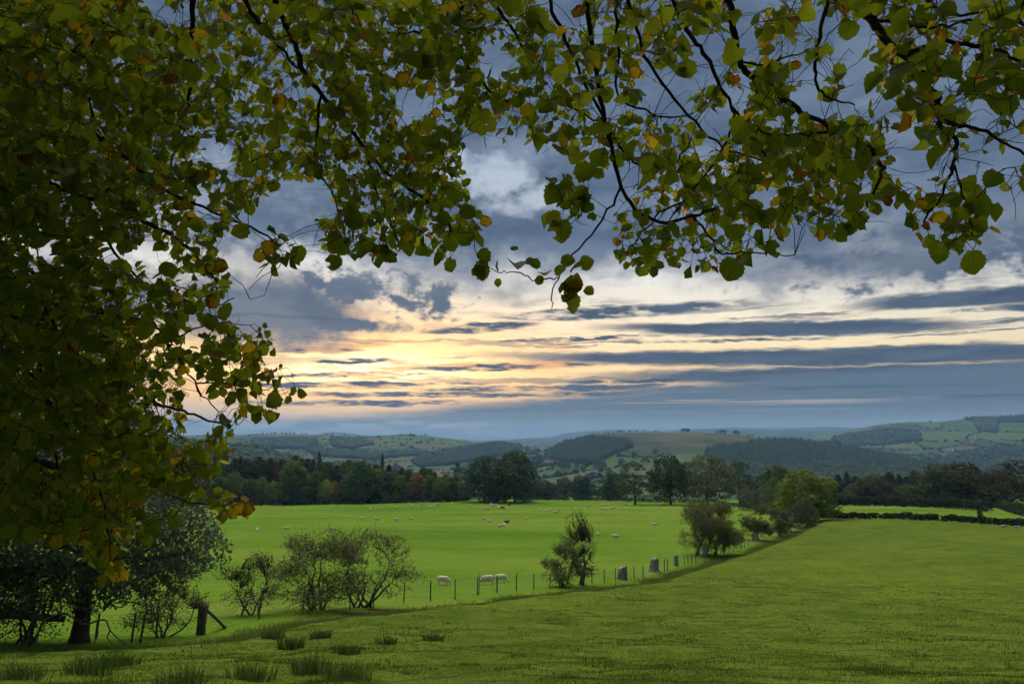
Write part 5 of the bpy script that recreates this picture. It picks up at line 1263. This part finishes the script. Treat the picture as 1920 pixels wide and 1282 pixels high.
# unseen rest of the crown round the viewpoint, enlarged to shade foreground and left
n_over = 0; tries = gC.uniform((-10.5, -5.5, .6), (10.5, 13.5, 11.0), (130000, 3))
tries = np.concatenate([tries[:24000], tries[24000:][tries[24000:, 0] < -1.2]])
for q in tries:
    x, y, z = q
    if np.hypot(x + .5, y - 3.5) > 10.5 or z < .8 + .04 * ((x + .5) ** 2 + (y - 1.5) ** 2) * .6 or z > 10.8 - .035 * (x * x + (y - 3) ** 2) or z < .45 * (y - 2): continue
    yc = y * cp + z * sp
    if yc > .2:
        pxx = 960 + F * x / yc; pyy = 641 - F * (z * cp - y * sp) / yc
        if -150 < pxx < 2080 and pyy > -90: continue
    if np.linalg.norm(q) < 1.3: continue
    LP.append(q); LY.append(.06); n_over += 1
    if n_over > 10000: break
LP = np.array(LP); LY = np.array(LY)
n_leaf = len(LP); BT_ = []
for (x0, x1, y0, y1, n_) in ((1150, 1920, 0, 440, 420), (860, 1160, 0, 300, 120), (560, 880, 0, 480, 200), (0, 480, 0, 960, 320)):   # bare twig ends
    BT_ += [P3(a, b, c) for a, b, c in zip(gC.uniform(x0, x1, n_), gC.uniform(y0, y1, n_), gC.uniform(2.2, 4.4, n_))]
LP = np.concatenate([LP, BT_])
# ---- twigs: every leaf point is tied back to the nearest wood, nearest first, so that twigs branch
K0 = np.array(nodes); kd = kdtree.KDTree(len(K0))
for i, p in enumerate(K0): kd.insert(p, i)
kd.balance()
dist = np.array([kd.find(p)[2] for p in LP]); dist[n_leaf:] += np.where(dist[n_leaf:] > .3, 99, 0); order = np.argsort(dist)
wood = list(K0); twb = MB(); newn = []; leaf_dir = np.zeros((len(LP), 3)); 
batch = 500
for s in range(0, len(order), batch):
    kd = kdtree.KDTree(len(wood))
    for i, p in enumerate(wood): kd.insert(p, i)
    kd.balance()
    for i in order[s:s + batch]:
        p = LP[i]; co, _, d = kd.find(p); co = np.array(co); leaf_dir[i] = (p - co) / (d + 1e-6)
        if d < .02 or (i >= n_leaf and d > .2): continue
        n_ = 3 if d < .13 else (4 if d < .24 else 6); mid_ = gC.normal(0, .10 * d, 3) + np.array((0, 0, .06 * d))
        if n_leaf - n_over <= i < n_leaf: n_ = 3
        t = np.linspace(0, 1, n_)[:, None]; pts = co + (p - co) * t + mid_ * 4 * t * (1 - t); pts[1:-1] += gC.normal(0, .035 * d, (n_ - 2, 3))
        r_a = min(.0042, .0013 + .0030 * d); twb.tube(pts - T0, np.linspace(r_a, .0010, n_), 3, cap=False)
        wood += list(pts[1:])
tw = twb.obj('twigs', M['twig'], tree); tag(tw, kind='stuff')
# ---- leaves
LP = LP[:n_leaf]; leaf_dir = leaf_dir[:n_leaf]; n = n_leaf; sizes = gC.uniform(.024, .062, n) * np.where(gC.random(n) < .10, 1.35, 1.0); ALLP = np.concatenate([LP, [P3(x, y, d) for x, y, d, s in TIP]]); sizes = np.where((np.arange(n) >= n - n_over), sizes * 3.5, sizes); sizes = np.concatenate([sizes, [t[3] * .72 for t in TIP]])
LYa = np.concatenate([LY, np.full(len(TIP), .12)]); n = len(ALLP); leaf_dir = np.concatenate([leaf_dir, rvec(gC, len(TIP))])
down = np.array((0, 0, -1.0))
Yd = leaf_dir * .55 + down * .55 + rvec(gC, n) * .75; Yd /= np.linalg.norm(Yd, axis=1)[:, None]
Nd = rvec(gC, n) * .85 + np.array((0, -.75, .35)); Nd[-len(TIP):] = rvec(gC, len(TIP)) * .35 + np.array((0, -1, .1)); Nd = Nd - Yd * (Nd * Yd).sum(1)[:, None]; Nd /= np.linalg.norm(Nd, axis=1)[:, None]
Xd = np.cross(Yd, Nd)
kt = gC.integers(0, len(TPL), n); colr, age_ = np.zeros((n, 3)), np.zeros(n)
for y_ in np.unique(LYa):
    q_ = np.where(LYa == y_)[0]; colr[q_], age_[q_] = leaf_colour(gC, len(q_), y_)
# which leaves show largest in the view
pj = ALLP @ np.array(((1, 0, 0), (0, cp, sp), (0, -sp, cp))).T
sx = 960 + F * pj[:, 0] / pj[:, 1]; sy = 641 - F * pj[:, 2] / pj[:, 1]
vis = (pj[:, 1] > .3) & (sx > 8) & (sx < 1912) & (sy > 8) & (sy < 1270)
face = np.abs((Nd * ALLP).sum(1)) / np.linalg.norm(ALLP, axis=1)
score = np.where(vis, sizes / np.maximum(np.linalg.norm(ALLP, axis=1), .1) * (.35 + .65 * face), 0)
score[-len(TIP):] += 1
big = set(np.argsort(-score)[:300].tolist())
PALV = []
for v_ in range(28):   # leaf meshes shared by the 300 nearest leaves
    k = v_ % 16; c, a = leaf_colour(gC, 1, .16); V, Q, LU, LV = TPH[k]
    PALV.append((mk('leaf', V, [Q], M_leaf, None, {'leafcol': np.repeat(c, len(V), 0), 'age': np.repeat(a, len(V)), 'lu': LU, 'lv': LV}, link=False), c[0], a[0]))
gl = random.Random(6)
for i in sorted(big):
    o = ob('leaf', PALV[gl.randrange(28)][0], tree); s = sizes[i]
    o.matrix_local = Matrix(((Xd[i][0] * s, Yd[i][0] * s, Nd[i][0] * s, ALLP[i][0] - T0[0]), (Xd[i][1] * s, Yd[i][1] * s, Nd[i][1] * s, ALLP[i][1] - T0[1]), (Xd[i][2] * s, Yd[i][2] * s, Nd[i][2] * s, ALLP[i][2] - T0[2]), (0, 0, 0, 1)))
rest = np.array([i for i in range(n) if i not in big]); VV = []; QQ = []; CC = []; AA = []; UU = []; WW = []; off = 0
for k in range(len(TPL)):
    V, Q, LU, LV = TPL[k]; ids = rest[kt[rest] == k]; m_ = len(ids); nv = len(V)
    W_ = ALLP[ids][:, None] - T0 + sizes[ids][:, None, None] * (V[None, :, :1] * Xd[ids][:, None] + V[None, :, 1:2] * Yd[ids][:, None] + V[None, :, 2:] * Nd[ids][:, None])
    VV.append(W_.reshape(-1, 3)); QQ.append((Q[None] + (np.arange(m_) * nv)[:, None, None]).reshape(-1, 4) + off); off += m_ * nv
    CC.append(np.repeat(colr[ids], nv, 0)); AA.append(np.repeat(age_[ids], nv)); UU.append(np.tile(LU, m_)); WW.append(np.tile(LV, m_))
fo_ = mk('foliage', np.concatenate(VV), [np.concatenate(QQ)], M_leaf, tree, {'leafcol': np.concatenate(CC), 'age': np.concatenate(AA), 'lu': np.concatenate(UU), 'lv': np.concatenate(WW)})
tag(fo_, kind='stuff')

# ---- unseen trees added to shade the foreground, beside and behind the viewpoint
PR['near'] = broadleaf(61, 11, 10, .10, 9000, .16, 26)
for x, y, sc_, lab in [(-13.5, 5.0, .95, 'unseen tree added for shade, beyond the left edge of the view'), (-19.5, 13.5, .95, 'unseen tree added for shade, further ahead past the left edge'), (-7.5, -6.5, 1.05, 'unseen tree added for shade, behind the viewpoint to the left'), (3.0, -8.0, 1.1, 'unseen tree added for shade, straight behind the viewpoint'), (12.0, -3.5, 1.0, 'unseen tree added for shade, behind the viewpoint to the right')]:
    o = empty('added_shade_tree', (x, y, float(height(x, y))), x, sc_); ob('trunk', PR['near']['trunk'], o); c = ob('crown', PR['near']['crown'], o); c.color = (.06, .09, .02, 1); tag(o, lab, 'tree')

# ================================================================== haze: the evening air
def build_haze():
    m = newmat('evening_air'); t = S.tree
    v = t.nodes.new('ShaderNodeVolumePrincipled'); v.inputs['Color'].default_value = (.32, .60, .98, 1)
    v.inputs['Density'].default_value = HAZE; v.inputs['Anisotropy'].default_value = 0.2
    o = t.nodes.new('ShaderNodeOutputMaterial'); t.links.new(v.outputs[0], o.inputs['Volume'])
    b = MB(); top = float(V_FAR[:, 2].max()) + 30; bot = float(V_FAR[:, 2].min()) - 1.5
    b.box((0, 0, (top + bot) / 2), (27000, 27000, top - bot))
    h = b.obj('haze', m); tag(h, 'thin blue evening haze filling the valley air', 'haze', kind='stuff')
HAZE = 0.5 / 4300
build_haze()
